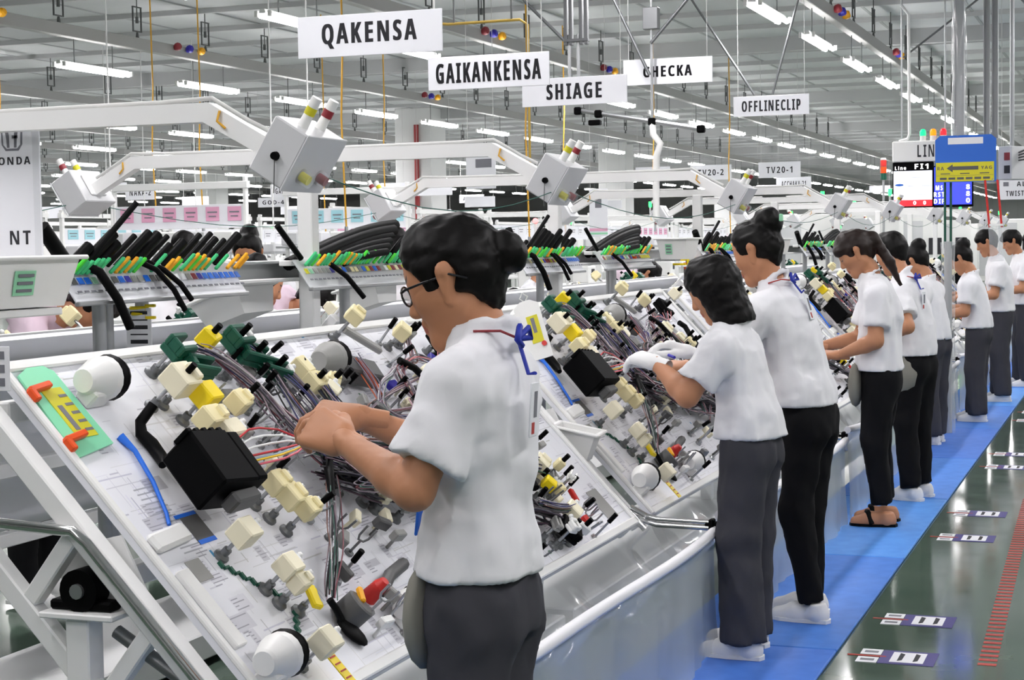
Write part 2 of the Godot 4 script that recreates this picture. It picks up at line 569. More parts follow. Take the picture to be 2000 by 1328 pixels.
func print_texture() -> ImageTexture:
	var im := Image.create(2048, 790, false, Image.FORMAT_RGB8)
	im.fill(rgb(236, 237, 243))
	var r := RandomNumberGenerator.new()
	r.seed = 21
	for k in 900:                                # faint drawing lines of the harness layout
		var g := r.randi_range(190, 226)
		var col := rgb(g, g, g + r.randi_range(0, 16))
		var x := r.randi_range(0, 2040)
		var y := r.randi_range(0, 780)
		if r.randf() < 0.5: im.fill_rect(Rect2i(x, y, r.randi_range(10, 120), r.randi_range(1, 3)), col)
		else: im.fill_rect(Rect2i(x, y, r.randi_range(1, 3), r.randi_range(10, 90)), col)
	for k in 150:                                # small blocks of print and pasted slips
		var x := r.randi_range(0, 1980)
		var y := r.randi_range(0, 740)
		var w := r.randi_range(20, 70)
		var g := r.randi_range(196, 230)
		im.fill_rect(Rect2i(x, y, w, r.randi_range(12, 36)), rgb(g, g, g + 8))
		for q in 4: im.fill_rect(Rect2i(x + 3, y + 4 + q * 7, r.randi_range(8, w), 2), rgb(158, 158, 170))
	for k in 26:
		var x := r.randi_range(0, 2000)
		var y := r.randi_range(0, 770)
		im.fill_rect(Rect2i(x, y, r.randi_range(6, 18), r.randi_range(6, 16)), [rgb(70, 64, 150), rgb(60, 150, 200), rgb(120, 150, 130), rgb(150, 110, 110)][k % 4])
	for k in 9:                                  # the scale printed at the left
		for q in 14: im.fill_rect(Rect2i(95, 300 + q * 11, 60, 3), rgb(170, 172, 180))
	return ImageTexture.create_from_image(im)

func block_shape(s: Vector3, kind: int) -> ArrayMesh:
	var key := "blk %s %d" % [s, kind]
	if shared.has(key): return shared[key]
	var b := MB.new()
	var bv := 0.004
	if kind == 0:       # stepped connector block
		b.cbox(Vector3.ZERO, s, bv)
		b.cbox(Vector3(s.x * 0.28, -s.y * 0.05, s.z * 0.56), Vector3(s.x * 0.36, s.y * 0.7, s.z * 0.3), bv)
	elif kind == 1:     # block with two lugs
		b.cbox(Vector3.ZERO, s, bv)
		for e in [-1, 1]: b.cbox(Vector3(s.x * 0.56, e * s.y * 0.3, s.z * 0.1), Vector3(s.x * 0.26, s.y * 0.26, s.z * 0.5), bv)
	elif kind == 2:     # trough holder, open in the middle
		b.cbox(Vector3(0, 0, -s.z * 0.3), Vector3(s.x, s.y, s.z * 0.4), bv)
		for e in [-1, 1]: b.cbox(Vector3(0, e * s.y * 0.36, s.z * 0.18), Vector3(s.x, s.y * 0.28, s.z * 0.6), bv)
		b.cbox(Vector3(-s.x * 0.4, 0, s.z * 0.18), Vector3(s.x * 0.2, s.y * 0.6, s.z * 0.6), bv)
	shared[key] = b.mesh()
	return shared[key]

# one connector holder: a block on a steel stem with a round foot; sub-parts: stem, foot, lock pin
func holder(board: Node3D, u: float, v: float, h: float, s: Vector3, m: String, kind := 0, turn := 0.0, pin := "", two := false) -> void:
	var o := part(block_shape(s, kind), "connector_holder", M[m], board, Vector3(u, v, h), Basis(Vector3(0, 0, 1), turn))
	for e in ([-1, 1] if two else [0]):
		var key := "stem %.3f" % h
		if not shared.has(key):
			var b := MB.new()
			b.cyl(Vector3(0, 0, 0.0), Vector3(0, 0, -h + 0.004), 0.0055, 0.0055, 7)
			shared[key] = b.mesh()
			shared["foot"] = MB.new().lathe(Vector3.ZERO, Vector3(0, 0, 1), [[0.0, 0.0], [0.0, 0.02], [0.008, 0.02], [0.014, 0.011], [0.03, 0.011], [0.03, 0.0]], 10).mesh()
		part(shared[key], "stem", M.steel, o, Vector3(e * s.x * 0.35, 0, 0))
		part(shared["foot"], "foot", M.dull_steel, o, Vector3(e * s.x * 0.35, 0, -h))
	if pin == "white" or pin == "both":
		if not shared.has("lock"): shared["lock"] = MB.new().cbox(Vector3.ZERO, Vector3(0.016, 0.03, 0.014), 0.003).ball(Vector3(0.012, 0.008, 0.004), Vector3(0.009, 0.009, 0.009), 6).mesh()
		part(shared["lock"], "lock_clip", M.white_plastic, o, Vector3(s.x * 0.5, 0, s.z * 0.35))
	if pin == "black" or pin == "both":
		if not shared.has("knob"): shared["knob"] = MB.new().cyl(Vector3(0, 0, -0.012), Vector3(0, 0, 0.028), 0.009, 0.009, 8).mesh()
		part(shared["knob"], "knob", M.black_plastic, o, Vector3(0, 0, s.z * 0.5))

func bell(board: Node3D, u: float, v: float, grey: bool, sc := 1.0, turn := 0.0) -> void:
	var b := MB.new()
	b.lathe(Vector3.ZERO, Vector3(1, 0, 0), [[-0.08, 0.0], [-0.08, 0.034], [-0.07, 0.04], [0.0, 0.066], [0.03, 0.066], [0.035, 0.058], [0.035, 0.0]], 18)
	b.cbox(Vector3(-0.02, -0.03, -0.03), Vector3(0.09, 0.06, 0.06), 0.006)
	var o := part(b, "grommet_jig", M.mid_grey_plastic if grey else M.white_plastic, board, Vector3(u, v, 0.062 * sc), Basis(Vector3(0, 0, 1), turn).scaled(Vector3.ONE * sc))
	part(MB.new().lathe(Vector3.ZERO, Vector3(1, 0, 0), [[0.034, 0.03], [0.034, 0.066], [0.05, 0.07], [0.054, 0.06], [0.064, 0.066], [0.078, 0.06], [0.08, 0.04], [0.07, 0.028], [0.05, 0.024], [0.034, 0.03]], 18), "rubber_grommet", M.black_rubber, o)

# a bundle of wires through board points, as one part with vertex colours
func bundle(parent: Node3D, called: String, pts: Array, count: int, spread: float, cols: Array, r := 0.0022, m := 4) -> void:
	var b := MB.new()
	var cv := Curve3D.new()
	for k in pts.size():
		var d: Vector3 = (pts[mini(k + 1, pts.size() - 1)] - pts[maxi(k - 1, 0)]) * 0.18
		cv.add_point(pts[k], -d, d)
	var ln := cv.get_baked_length()
	var steps := maxi(5, int(ln / 0.035))
	for w in count:
		var an := rng.randf() * TAU
		var rad := spread * sqrt(rng.randf())
		var ph := rng.randf() * TAU
		var fr := rng.randf_range(6.0, 14.0)
		var path := []
		for s in steps + 1:
			var at := ln * s / steps
			var p := cv.sample_baked(at, true)
			var wob := an + 0.6 * sin(ph + at * fr)
			var rr := rad * (1.0 + 0.45 * sin(ph * 2.0 + at * 9.0))
			path.append(p + Vector3(cos(wob) * rr, sin(wob) * rr, sin(wob * 1.7 + ph) * rr * 0.8))
		b.col = cols[rng.randi() % cols.size()].srgb_to_linear()
		b.tube(path, r, m)
	part(b, called, M.wire_paint, parent)

func wire_colours() -> Array:
	return [rgb(96, 88, 104), rgb(120, 100, 118), rgb(70, 64, 76), rgb(36, 34, 38), rgb(150, 140, 150), rgb(170, 150, 160), rgb(120, 60, 70), rgb(70, 70, 120), rgb(205, 200, 202), rgb(52, 90, 80), rgb(40, 38, 44), rgb(140, 96, 84)]
func dark_colours() -> Array:
	return [rgb(30, 28, 32), rgb(44, 40, 48), rgb(64, 56, 68), rgb(84, 60, 74), rgb(24, 24, 26), rgb(58, 50, 66)]

func make_board(full: bool) -> Node3D:
	var o := thing("jig_board", "", "jig board", Vector3.ZERO, board_basis())
	var pm: StandardMaterial3D
	if not M.has("board_print"):
		pm = mat("board_print", Color(1, 1, 1), 0.35)
		pm.albedo_texture = print_texture()
	var b := MB.new()
	b.face([Vector3(0, 0, 0), Vector3(BL, 0, 0), Vector3(BL, BH, 0), Vector3(0, BH, 0)], Vector3(1, 0.5, -1), [Vector2(0, 1), Vector2(1, 1), Vector2(1, 0), Vector2(0, 0)])
	b.face([Vector3(0, 0, -0.018), Vector3(BL, 0, -0.018), Vector3(BL, BH, -0.018), Vector3(0, BH, -0.018)], Vector3(1, 0.5, 1))
	for e in [[Vector3(0, 0, 0), Vector3(BL, 0, 0)], [Vector3(BL, 0, 0), Vector3(BL, BH, 0)], [Vector3(BL, BH, 0), Vector3(0, BH, 0)], [Vector3(0, BH, 0), Vector3(0, 0, 0)]]:
		b.face([e[0], e[1], e[1] + Vector3(0, 0, -0.018), e[0] + Vector3(0, 0, -0.018)], Vector3(BL / 2, BH / 2, 0))
	part(b, "panel", M.board_print, o)
	# clear film over the sheet, pressed by slim rails at both ends
	for e in [0.006, BL - 0.006]:
		part(MB.new().cbox(Vector3(e, BH * 0.5, 0.006), Vector3(0.022, BH, 0.014), 0.004), "edge_strip", M.white_plastic, o)
	part(MB.new().cbox(Vector3(BL * 0.5, BH - 0.01, 0.005), Vector3(BL, 0.03, 0.012), 0.004), "top_strip", M.white_plastic, o)
	part(MB.new().cbox(Vector3(BL * 0.5, 0.012, 0.006), Vector3(BL, 0.03, 0.014), 0.004), "bottom_strip", M.white_plastic, o)
	var S := Vector3(0.058, 0.062, 0.055)
	# top left: green trough holders, cream and yellow blocks
	holder(o, 0.578, 0.974, 0.1, Vector3(0.07, 0.06, 0.055), "jig_green", 2, 0.0, "", true)
	holder(o, 0.62, 0.91, 0.09, Vector3(0.1, 0.05, 0.05), "jig_green", 2, -0.25, "", true)
	holder(o, 0.724, 0.985, 0.11, Vector3(0.045, 0.05, 0.05), "yellow", 1, 0.2, "black")
	holder(o, 0.862, 0.972, 0.11, Vector3(0.075, 0.065, 0.06), "jig_green", 2, 0.0, "both", true)
	holder(o, 0.90, 0.918, 0.1, Vector3(0.11, 0.055, 0.05), "jig_green", 2, -0.35, "black", true)
	holder(o, 0.965, 0.868, 0.09, Vector3(0.1, 0.05, 0.05), "jig_green", 2, -0.4, "both", true)
	holder(o, 0.466, 0.872, 0.1, Vector3(0.072, 0.075, 0.062), "cream_pale", 0, 0.0, "both", true)
	holder(o, 0.52, 0.813, 0.1, Vector3(0.06, 0.06, 0.055), "yellow", 1, 0.0, "")
	holder(o, 0.637, 0.776, 0.1, Vector3(0.05, 0.055, 0.05), "cream", 0, 0.1, "white")
	holder(o, 0.455, 0.742, 0.1, Vector3(0.07, 0.055, 0.055), "cream", 0, 0.0, "white", true)
	holder(o, 0.495, 0.695, 0.1, Vector3(0.07, 0.05, 0.05), "cream_pale", 1, 0.0, "white")
	bell(o, 0.24, 0.945, false, 0.82)
	bell(o, 1.40, 0.9, true, 0.82)
	bell(o, 0.075, 0.13, false, 0.8)
	if full: bell(o, 0.76, 0.1, false, 0.7)
	# middle cream row below the fuse box
	holder(o, 0.53, 0.525, 0.09, Vector3(0.05, 0.055, 0.05), "cream", 0, 0.0, "white")
	holder(o, 0.545, 0.477, 0.09, Vector3(0.05, 0.062, 0.05), "cream", 0, 0.0, "white")
	holder(o, 0.572, 0.43, 0.09, Vector3(0.046, 0.05, 0.048), "cream", 0, 0.0, "white")
	holder(o, 0.242, 0.423, 0.09, Vector3(0.058, 0.058, 0.056), "cream_pale", 1, 0.0, "white")
	holder(o, 0.303, 0.305, 0.09, Vector3(0.052, 0.054, 0.05), "cream_pale", 1, 0.0, "white")
	holder(o, 0.312, 0.259, 0.08, Vector3(0.046, 0.04, 0.044), "cream_pale", 0, 0.0, "white")
	holder(o, 0.359, 0.222, 0.06, Vector3(0.03, 0.07, 0.016), "yellow", 1, -0.5)
	holder(o, 0.21, 0.1, 0.09, Vector3(0.056, 0.06, 0.054), "cream_pale", 1, 0.0, "white")
	part(MB.new().cbox(Vector3(0.262, 0.045, 0.05), Vector3(0.036, 0.1, 0.003), 0.001), "warning_tag", M.yellow, o)
	for q in 4: part(MB.new().box(Vector3(0.262, 0.012 + q * 0.02, 0.052), Vector3(0.026, 0.004, 0.0012)), "print", M.tape_red, o)
	# upper middle
	holder(o, 1.108, 0.855, 0.09, Vector3(0.05, 0.06, 0.05), "cream", 1, 0.1, "white")
	holder(o, 1.11, 0.80, 0.09, Vector3(0.055, 0.055, 0.05), "cream", 0, 0.0, "both")
	holder(o, 1.16, 0.762, 0.09, Vector3(0.05, 0.05, 0.045), "cream_pale", 1, 0.3, "white")
	holder(o, 1.24, 0.80, 0.08, Vector3(0.04, 0.045, 0.04), "cream", 0, 0.5, "black")
	part(MB.new().cbox(Vector3(1.52, 0.845, 0.045), Vector3(0.19, 0.075, 0.06), 0.006, Basis(Vector3(0, 0, 1), -0.3)), "dark_tray", M.dark_grey_plastic, o)
	part(MB.new().cbox(Vector3(1.72, 0.955, 0.05), Vector3(0.16, 0.028, 0.02), 0.004, Basis(Vector3(0, 0, 1), 2.4)), "swing_arm", M.mid_grey_plastic, o)
	holder(o, 1.655, 1.01, 0.11, Vector3(0.05, 0.055, 0.045), "cream", 0, 0.4)
	holder(o, 1.97, 0.945, 0.08, Vector3(0.05, 0.05, 0.05), "cream", 1, 0.5, "white")
	holder(o, 2.05, 0.95, 0.06, Vector3(0.045, 0.05, 0.045), "mid_grey_plastic", 2, 0.2, "black")
	holder(o, 1.86, 0.75, 0.08, Vector3(0.07, 0.07, 0.05), "cream_pale", 0, 0.2, "white")
	holder(o, 2.25, 0.89, 0.06, Vector3(0.07, 0.1, 0.05), "black_plastic", 2, -0.4, "black", true)
	part(MB.new().cbox(Vector3(1.71, 0.775, 0.03), Vector3(0.06, 0.035, 0.02), 0.003), "blue_clip", M.navy, o)
	part(MB.new().cbox(Vector3(2.09, 0.825, 0.05), Vector3(0.07, 0.04, 0.02), 0.003, Basis(Vector3(0, 0, 1), 0.6)), "blue_clip", M.navy, o)
	holder(o, 2.60, 0.96, 0.08, Vector3(0.05, 0.055, 0.05), "cream_pale", 0, 0.0, "black")
	holder(o, 2.0, 0.69, 0.07, Vector3(0.05, 0.05, 0.045), "cream_pale", 0, 0.2, "white")
	holder(o, 2.16, 0.655, 0.06, Vector3(0.05, 0.055, 0.045), "cream", 1, 0.2, "black")
	holder(o, 1.93, 0.675, 0.06, Vector3(0.025, 0.03, 0.03), "yellow", 0, 0.2)
	# lower right
	holder(o, 2.143, 0.326, 0.08, Vector3(0.055, 0.06, 0.045), "cream_pale", 0, 0.2, "white")
	holder(o, 2.2, 0.29, 0.06, Vector3(0.07, 0.05, 0.03), "dull_steel", 2, 0.5)
	holder(o, 2.074, 0.246, 0.08, Vector3(0.04, 0.045, 0.04), "yellow", 1, 0.4)
	holder(o, 2.1, 0.13, 0.07, Vector3(0.06, 0.06, 0.045), "cream_pale", 1, 0.2, "white")
	holder(o, 1.99, 0.08, 0.06, Vector3(0.075, 0.08, 0.045), "black_plastic", 2, 0.5, "black", true)
	part(MB.new().cbox(Vector3(2.24, 0.18, 0.06), Vector3(0.02, 0.055, 0.016), 0.003, Basis(Vector3(0, 0, 1), -0.5)), "red_lever", M.red, o)
	part(MB.new().cbox(Vector3(2.2, 0.088, 0.05), Vector3(0.03, 0.03, 0.02), 0.003), "red_lever", M.red, o)
	part(MB.new().lathe(Vector3(0.69, 0.18, 0.0), Vector3(0, 0, 1), [[0.0, 0.0], [0.0, 0.024], [0.05, 0.02], [0.07, 0.012], [0.07, 0.0]], 12), "red_knob", M.red, o)
	part(MB.new().lathe(Vector3(0.515, 0.157, 0.0), Vector3(0.3, 0, 1), [[0.0, 0.0], [0.0, 0.042], [0.06, 0.042], [0.064, 0.036], [0.064, 0.0]], 16), "grey_cup", M.dark_grey_plastic, o)
	part(MB.new().cbox(Vector3(0.55, 0.175, 0.062), Vector3(0.016, 0.05, 0.016), 0.004, Basis(Vector3(0, 0, 1), -0.7)), "orange_lever", M.amber, o)
	part(MB.new().tube([Vector3(0.72, 0.17, 0.03), Vector3(0.8, 0.2, 0.035), Vector3(0.92, 0.215, 0.03)], 0.018, 8), "brown_sleeve", M.dark_grey_plastic, o)
	# the black tube with its hook, the strap, ruler, pasted pictures
	part(MB.new().tube([Vector3(0.325, 0.83, 0.075), Vector3(0.3, 0.815, 0.03), Vector3(0.29, 0.79, 0.018), Vector3(0.3, 0.755, 0.016), Vector3(0.295, 0.715, 0.016), Vector3(0.27, 0.69, 0.02)], [0.013, 0.014, 0.016, 0.018, 0.017, 0.01], 10), "black_hook", M.black_rubber, o)
	part(MB.new().tube([Vector3(0.222, 0.80, 0.008), Vector3(0.226, 0.75, 0.012), Vector3(0.205, 0.66, 0.01), Vector3(0.165, 0.57, 0.008), Vector3(0.145, 0.54, 0.006)], [0.012, 0.007, 0.006, 0.005, 0.005], 6), "blue_strap", M.blue_strap, o)
	part(MB.new().cbox(Vector3(0.1, 0.505, 0.012), Vector3(0.15, 0.05, 0.022), 0.008, Basis(Vector3(0, 0, 1), 0.06)), "white_block", M.white_plastic, o)
	part(MB.new().box(Vector3(0.245, 0.515, 0.0015), Vector3(0.075, 0.085, 0.001)), "pasted_picture", M.dark_grey_plastic, o)
	part(MB.new().box(Vector3(0.245, 0.475, 0.002), Vector3(0.075, 0.012, 0.001)), "blue_tape", M.blue_strap, o)
	part(MB.new().box(Vector3(0.235, 0.555, 0.002), Vector3(0.09, 0.01, 0.001)), "blue_tape", M.blue_strap, o)
	part(MB.new().cbox(Vector3(0.055, 0.31, 0.008), Vector3(0.045, 0.22, 0.016), 0.003), "white_ruler", M.white_plastic, o)
	part(MB.new().box(Vector3(0.13, 0.41, 0.0015), Vector3(0.06, 0.06, 0.001)), "pasted_picture", M.mid_grey_plastic, o)
	part(MB.new().box(Vector3(2.58, 0.125, 0.0015), Vector3(0.11, 0.13, 0.001)), "pasted_picture", M.mid_grey_plastic, o)
	part(MB.new().box(Vector3(2.62, 0.78, 0.002), Vector3(0.16, 0.34, 0.002)), "pasted_sheet", M.paper, o)
	# green strips of spring clips
	for q in [[Vector3(0.217, 0.403, 0.004), Vector3(0.351, 0.266, 0.004)], [Vector3(0.343, 0.22, 0.004), Vector3(0.225, 0.11, 0.004)]]:
		var st := MB.new()
		for k in 13: st.box(q[0].lerp(q[1], k / 12.0), Vector3(0.018, 0.006, 0.008) if k % 2 else Vector3(0.009, 0.018, 0.008))
		part(st, "clip_strip", M.jig_green, o)
	# steel forks and posts with black tips that guide the wires
	if not shared.has("fork"):
		shared["fork"] = MB.new().cyl(Vector3(0, 0, 0), Vector3(0, 0, 0.05), 0.004, 0.004, 6).tube([Vector3(-0.016, 0, 0.1), Vector3(-0.015, 0, 0.065), Vector3(-0.008, 0, 0.052), Vector3(0.008, 0, 0.052), Vector3(0.015, 0, 0.065), Vector3(0.016, 0, 0.1)], 0.0035, 6).cyl(Vector3(0, 0, 0), Vector3(0, 0, 0.008), 0.014, 0.014, 8).mesh()
		shared["peg"] = MB.new().cyl(Vector3(0, 0, 0), Vector3(0, 0, 0.09), 0.0045, 0.0045, 6).cyl(Vector3(0, 0, 0), Vector3(0, 0, 0.01), 0.015, 0.012, 8).mesh()
		shared["tip"] = MB.new().cyl(Vector3(0, 0, 0.075), Vector3(0, 0, 0.115), 0.0085, 0.0085, 7).mesh()
		shared["clamp"] = MB.new().cbox(Vector3(0, 0, 0.05), Vector3(0.05, 0.022, 0.03), 0.003).cyl(Vector3(0, 0, 0), Vector3(0, 0, 0.04), 0.005, 0.005, 6).mesh()
	var r := RandomNumberGenerator.new()
	r.seed = 5
	for k in (190 if full else 60):
		var u := r.randf_range(0.55, 2.35)
		var v := r.randf_range(0.03, 0.97)
		if u < 0.72 and v > 0.62: u += 0.3
		if u > 1.3 and v > 0.8 and r.randf() < 0.75: v -= 0.4
		if r.randf() < 0.4 and absf(v - (0.86 - (u - 0.6) * 0.36)) > 0.2: v = 0.75 - (u - 0.6) * 0.3 + r.randf_range(-0.16, 0.16)
		var turn := Basis(Vector3(0, 0, 1), r.randf() * TAU) * Basis(Vector3(1, 0, 0), r.randf_range(-0.2, 0.2))
		var pk := r.randf()
		if pk < 0.4:
			part(shared["fork"], "wire_fork", M.steel if r.randf() < 0.6 else M.dull_steel, o, Vector3(u, v, 0), turn)
		elif pk < 0.7:
			var p := part(shared["peg"], "peg", M.steel, o, Vector3(u, v, 0), turn)
			part(shared["tip"], "tip", M.black_plastic, p)
		else:
			part(shared["clamp"], "wire_clamp", [M.white_plastic, M.mid_grey_plastic, M.dull_steel, M.cream_pale, M.dark_grey_plastic, M.mid_grey_plastic][r.randi() % 6], o, Vector3(u, v, 0), turn)
	if full:
		for k in 34:
			var u := r.randf_range(0.95, 2.3)
			var v := clampf(0.8 - (u - 0.9) * 0.3 + r.randf_range(-0.42, 0.22), 0.06, 0.93)
			holder(o, u, v, [0.06, 0.08, 0.1][k % 3], [Vector3(0.035, 0.04, 0.035), Vector3(0.05, 0.028, 0.03), Vector3(0.03, 0.03, 0.04)][r.randi() % 3], ["cream", "cream_pale", "white_plastic", "mid_grey_plastic", "cream_pale", "dark_grey_plastic", "white_plastic"][r.randi() % 7], r.randi() % 3, r.randf() * 3.0, ["", "white", "black"][r.randi() % 3])
	return o

func make_wallet() -> Node3D:
	var o := thing("document_wallet", "", "document wallet", Vector3.ZERO, board_basis())
	part(MB.new().plate(PackedVector2Array([Vector2(0.0, 0.0), Vector2(0.16, 0.02), Vector2(0.155, 0.25), Vector2(0.11, 0.285), Vector2(0.02, 0.25)]), Vector3.ZERO, Basis(), 0.0, 0.006), "film", M.mint_film, o)
	var lb := part(MB.new().box(Vector3(0.09, 0.125, 0.007), Vector3(0.078, 0.15, 0.002)), "yellow_label", M.yellow_paper, o)
	for q in 5: part(MB.new().box(Vector3(0.112 - q * 0.0 , 0.07 + q * 0.026, 0.0085), Vector3(0.03, 0.008, 0.0008)), "print", M.grey_ink, lb)
	part(MB.new().box(Vector3(0.073, 0.11, 0.0085), Vector3(0.018, 0.075, 0.0008)), "print", M.grey_ink, lb)
	for q in [[0.0, 0.05], [0.012, 0.20]]:
		part(MB.new().cbox(Vector3(q[0] + 0.03, q[1], 0.016), Vector3(0.085, 0.017, 0.018), 0.003, Basis(Vector3(0, 0, 1), 0.12)).cbox(Vector3(q[0] - 0.008, q[1] - 0.018, 0.016), Vector3(0.018, 0.034, 0.018), 0.003), "orange_hook", M.orange, o)
	return o

func make_fuse_box() -> Node3D:
	var o := thing("fuse_box", "", "fuse box", Vector3.ZERO, board_basis())
	var b := MB.new()
	b.cbox(Vector3(0, 0, 0), Vector3(0.145, 0.16, 0.11), 0.006, Basis(Vector3(0, 0, 1), -0.12))
	for k in 5: b.cbox(Vector3(-0.06 + k * 0.03, 0.088 - k * 0.004, 0.03), Vector3(0.018, 0.012, 0.05), 0.002)
	part(b, "case", M.black_plastic, o)
	part(MB.new().cbox(Vector3(0.1, -0.01, 0.01), Vector3(0.045, 0.15, 0.08), 0.006, Basis(Vector3(0, 0, 1), -0.12)), "connector_side", M.black_plastic, o)
	part(MB.new().cbox(Vector3(0.02, -0.1, 0.0), Vector3(0.11, 0.035, 0.05), 0.006), "lower_cover", M.dark_grey_plastic, o)
	return o

func make_harness(full: bool) -> Node3D:
	var o := thing("wire_harness", "", "wire harness", Vector3.ZERO, board_basis())
	var W := wire_colours()
	var D := dark_colours()
	var n := 1.0 if full else 0.6
	var hub := Vector3(0.86, 0.55, 0.085)
	bundle(o, "wire_bundle", [Vector3(0.66, 0.965, 0.1), Vector3(0.71, 0.93, 0.1), Vector3(0.79, 0.82, 0.09), Vector3(0.8, 0.69, 0.09), hub], int(20 * n), 0.017, W)
	bundle(o, "wire_bundle", [Vector3(0.88, 0.93, 0.11), Vector3(0.93, 0.88, 0.1), Vector3(0.93, 0.78, 0.09), Vector3(0.9, 0.66, 0.09), hub], int(18 * n), 0.02, W)
	bundle(o, "wire_bundle", [Vector3(0.99, 0.85, 0.1), Vector3(1.02, 0.75, 0.09), Vector3(0.98, 0.64, 0.09), Vector3(0.94, 0.56, 0.08), Vector3(0.98, 0.47, 0.08)], int(16 * n), 0.025, W)
	bundle(o, "wire_bundle", [Vector3(1.12, 0.8, 0.1), Vector3(1.12, 0.69, 0.09), Vector3(1.06, 0.58, 0.09), Vector3(1.0, 0.5, 0.08)], int(14 * n), 0.02, W)
	bundle(o, "wire_bundle", [Vector3(1.5, 0.86, 0.08), Vector3(1.45, 0.74, 0.09), Vector3(1.3, 0.6, 0.09), Vector3(1.14, 0.5, 0.08)], int(12 * n), 0.02, [rgb(200, 90, 50), rgb(150, 130, 140), rgb(200, 195, 200), rgb(120, 60, 66), rgb(110, 104, 120)])
	bundle(o, "wire_bundle", [Vector3(2.0, 0.92, 0.07), Vector3(1.86, 0.82, 0.08), Vector3(1.7, 0.78, 0.09), Vector3(1.62, 0.66, 0.09), Vector3(1.5, 0.5, 0.08), Vector3(1.3, 0.43, 0.08)], int(14 * n), 0.022, W)
	bundle(o, "wire_bundle", [Vector3(2.22, 0.86, 0.07), Vector3(2.05, 0.8, 0.08), Vector3(1.86, 0.82, 0.1), Vector3(1.72, 0.8, 0.09)], int(10 * n), 0.018, [rgb(206, 120, 124), rgb(190, 190, 194), rgb(110, 104, 116), rgb(60, 58, 64)])
	# the thick trunk of the harness, wrapped dark
	bundle(o, "wrapped_trunk", [Vector3(0.84, 0.53, 0.08), Vector3(1.0, 0.46, 0.08), Vector3(1.2, 0.4, 0.08), Vector3(1.45, 0.33, 0.08), Vector3(1.7, 0.24, 0.08), Vector3(1.95, 0.14, 0.07)], int(30 * n), 0.034, D, 0.0034)
	bundle(o, "wrapped_trunk", [Vector3(0.9, 0.56, 0.09), Vector3(1.1, 0.5, 0.09), Vector3(1.35, 0.44, 0.09), Vector3(1.6, 0.42, 0.085), Vector3(1.9, 0.36, 0.08), Vector3(2.1, 0.3, 0.08)], int(26 * n), 0.03, D + W, 0.003)
	bundle(o, "wire_bundle", [Vector3(0.9, 0.6, 0.1), Vector3(1.15, 0.54, 0.11), Vector3(1.4, 0.48, 0.1), Vector3(1.7, 0.5, 0.09), Vector3(2.0, 0.6, 0.07)], int(20 * n), 0.03, W)
	bundle(o, "wire_bundle", [Vector3(0.84, 0.52, 0.08), Vector3(0.72, 0.42, 0.08), Vector3(0.6, 0.32, 0.07), Vector3(0.5, 0.24, 0.05), Vector3(0.47, 0.21, 0.04)], int(16 * n), 0.014, W)
	part(MB.new().tube([Vector3(0.75, 0.45, 0.08), Vector3(0.79, 0.49, 0.085), Vector3(0.86, 0.56, 0.09), Vector3(0.93, 0.54, 0.09)], [0.009, 0.012, 0.016, 0.011], 9), "tape_wrap", M.black_rubber, o)
	part(MB.new().tube([Vector3(0.45, 0.205, 0.04), Vector3(0.465, 0.18, 0.03), Vector3(0.47, 0.15, 0.02)], 0.009, 8).ball(Vector3(0.485, 0.115, 0.014), Vector3(0.03, 0.05, 0.012), 14, Basis(Vector3(0, 0, 1), 0.35)), "black_tab", M.black_rubber, o)
	part(MB.new().tube([Vector3(1.72, 0.82, 0.1), Vector3(1.78, 0.78, 0.1), Vector3(1.83, 0.68, 0.09), Vector3(1.84, 0.56, 0.08), Vector3(1.8, 0.45, 0.08)], 0.012, 9), "corrugated_sleeve", M.black_rubber, o)
	part(MB.new().tube([Vector3(2.08, 0.83, 0.05), Vector3(2.0, 0.74, 0.06), Vector3(1.95, 0.66, 0.05)], 0.012, 8), "corrugated_sleeve", M.black_rubber, o)
	part(MB.new().tube([Vector3(2.38, 0.8, 0.04), Vector3(2.42, 0.77, 0.04), Vector3(2.36, 0.7, 0.04), Vector3(2.28, 0.62, 0.05)], 0.014, 8), "corrugated_sleeve", M.black_rubber, o)
	part(MB.new().tube([Vector3(1.95, 0.25, 0.08), Vector3(2.0, 0.33, 0.08), Vector3(2.04, 0.38, 0.07)], 0.014, 8), "corrugated_sleeve", M.black_rubber, o)
	bundle(o, "wire_bundle", [Vector3(1.9, 0.2, 0.08), Vector3(2.0, 0.16, 0.08), Vector3(2.12, 0.14, 0.08)], int(14 * n), 0.02, W)
	# loose coloured wires from the fuse box
	var loose := [[rgb(240, 200, 20), 0.0], [rgb(200, 30, 44), 0.012], [rgb(236, 236, 236), 0.03], [rgb(214, 90, 110), -0.01], [rgb(240, 240, 240), 0.05], [rgb(190, 24, 40), 0.07], [rgb(150, 170, 190), 0.004]]
	for q in loose:
		var b := MB.new()
		b.col = q[0].srgb_to_linear()
		var e: float = q[1]
		b.tube([Vector3(0.4, 0.6 + e * 0.6, 0.11), Vector3(0.47, 0.585 + e, 0.12 + e * 0.5), Vector3(0.56, 0.575 + e * 1.3, 0.135), Vector3(0.66, 0.585 + e, 0.125), Vector3(0.75, 0.6 + e * 0.4, 0.11), Vector3(0.84, 0.58, 0.1)], 0.003, 6)
		part(b, "loose_wire", M.wire_paint, o)
	if full:
		for k in 22:
			bundle(o, "wire_bundle", [Vector3(rng.randf_range(0.7, 2.1), rng.randf_range(0.2, 0.85), 0.08), Vector3(rng.randf_range(0.8, 2.0), rng.randf_range(0.3, 0.7), 0.11), Vector3(rng.randf_range(0.9, 1.9), rng.randf_range(0.2, 0.6), 0.08)], 5, 0.012, W + [rgb(210, 208, 210), rgb(190, 160, 168)])
	return o

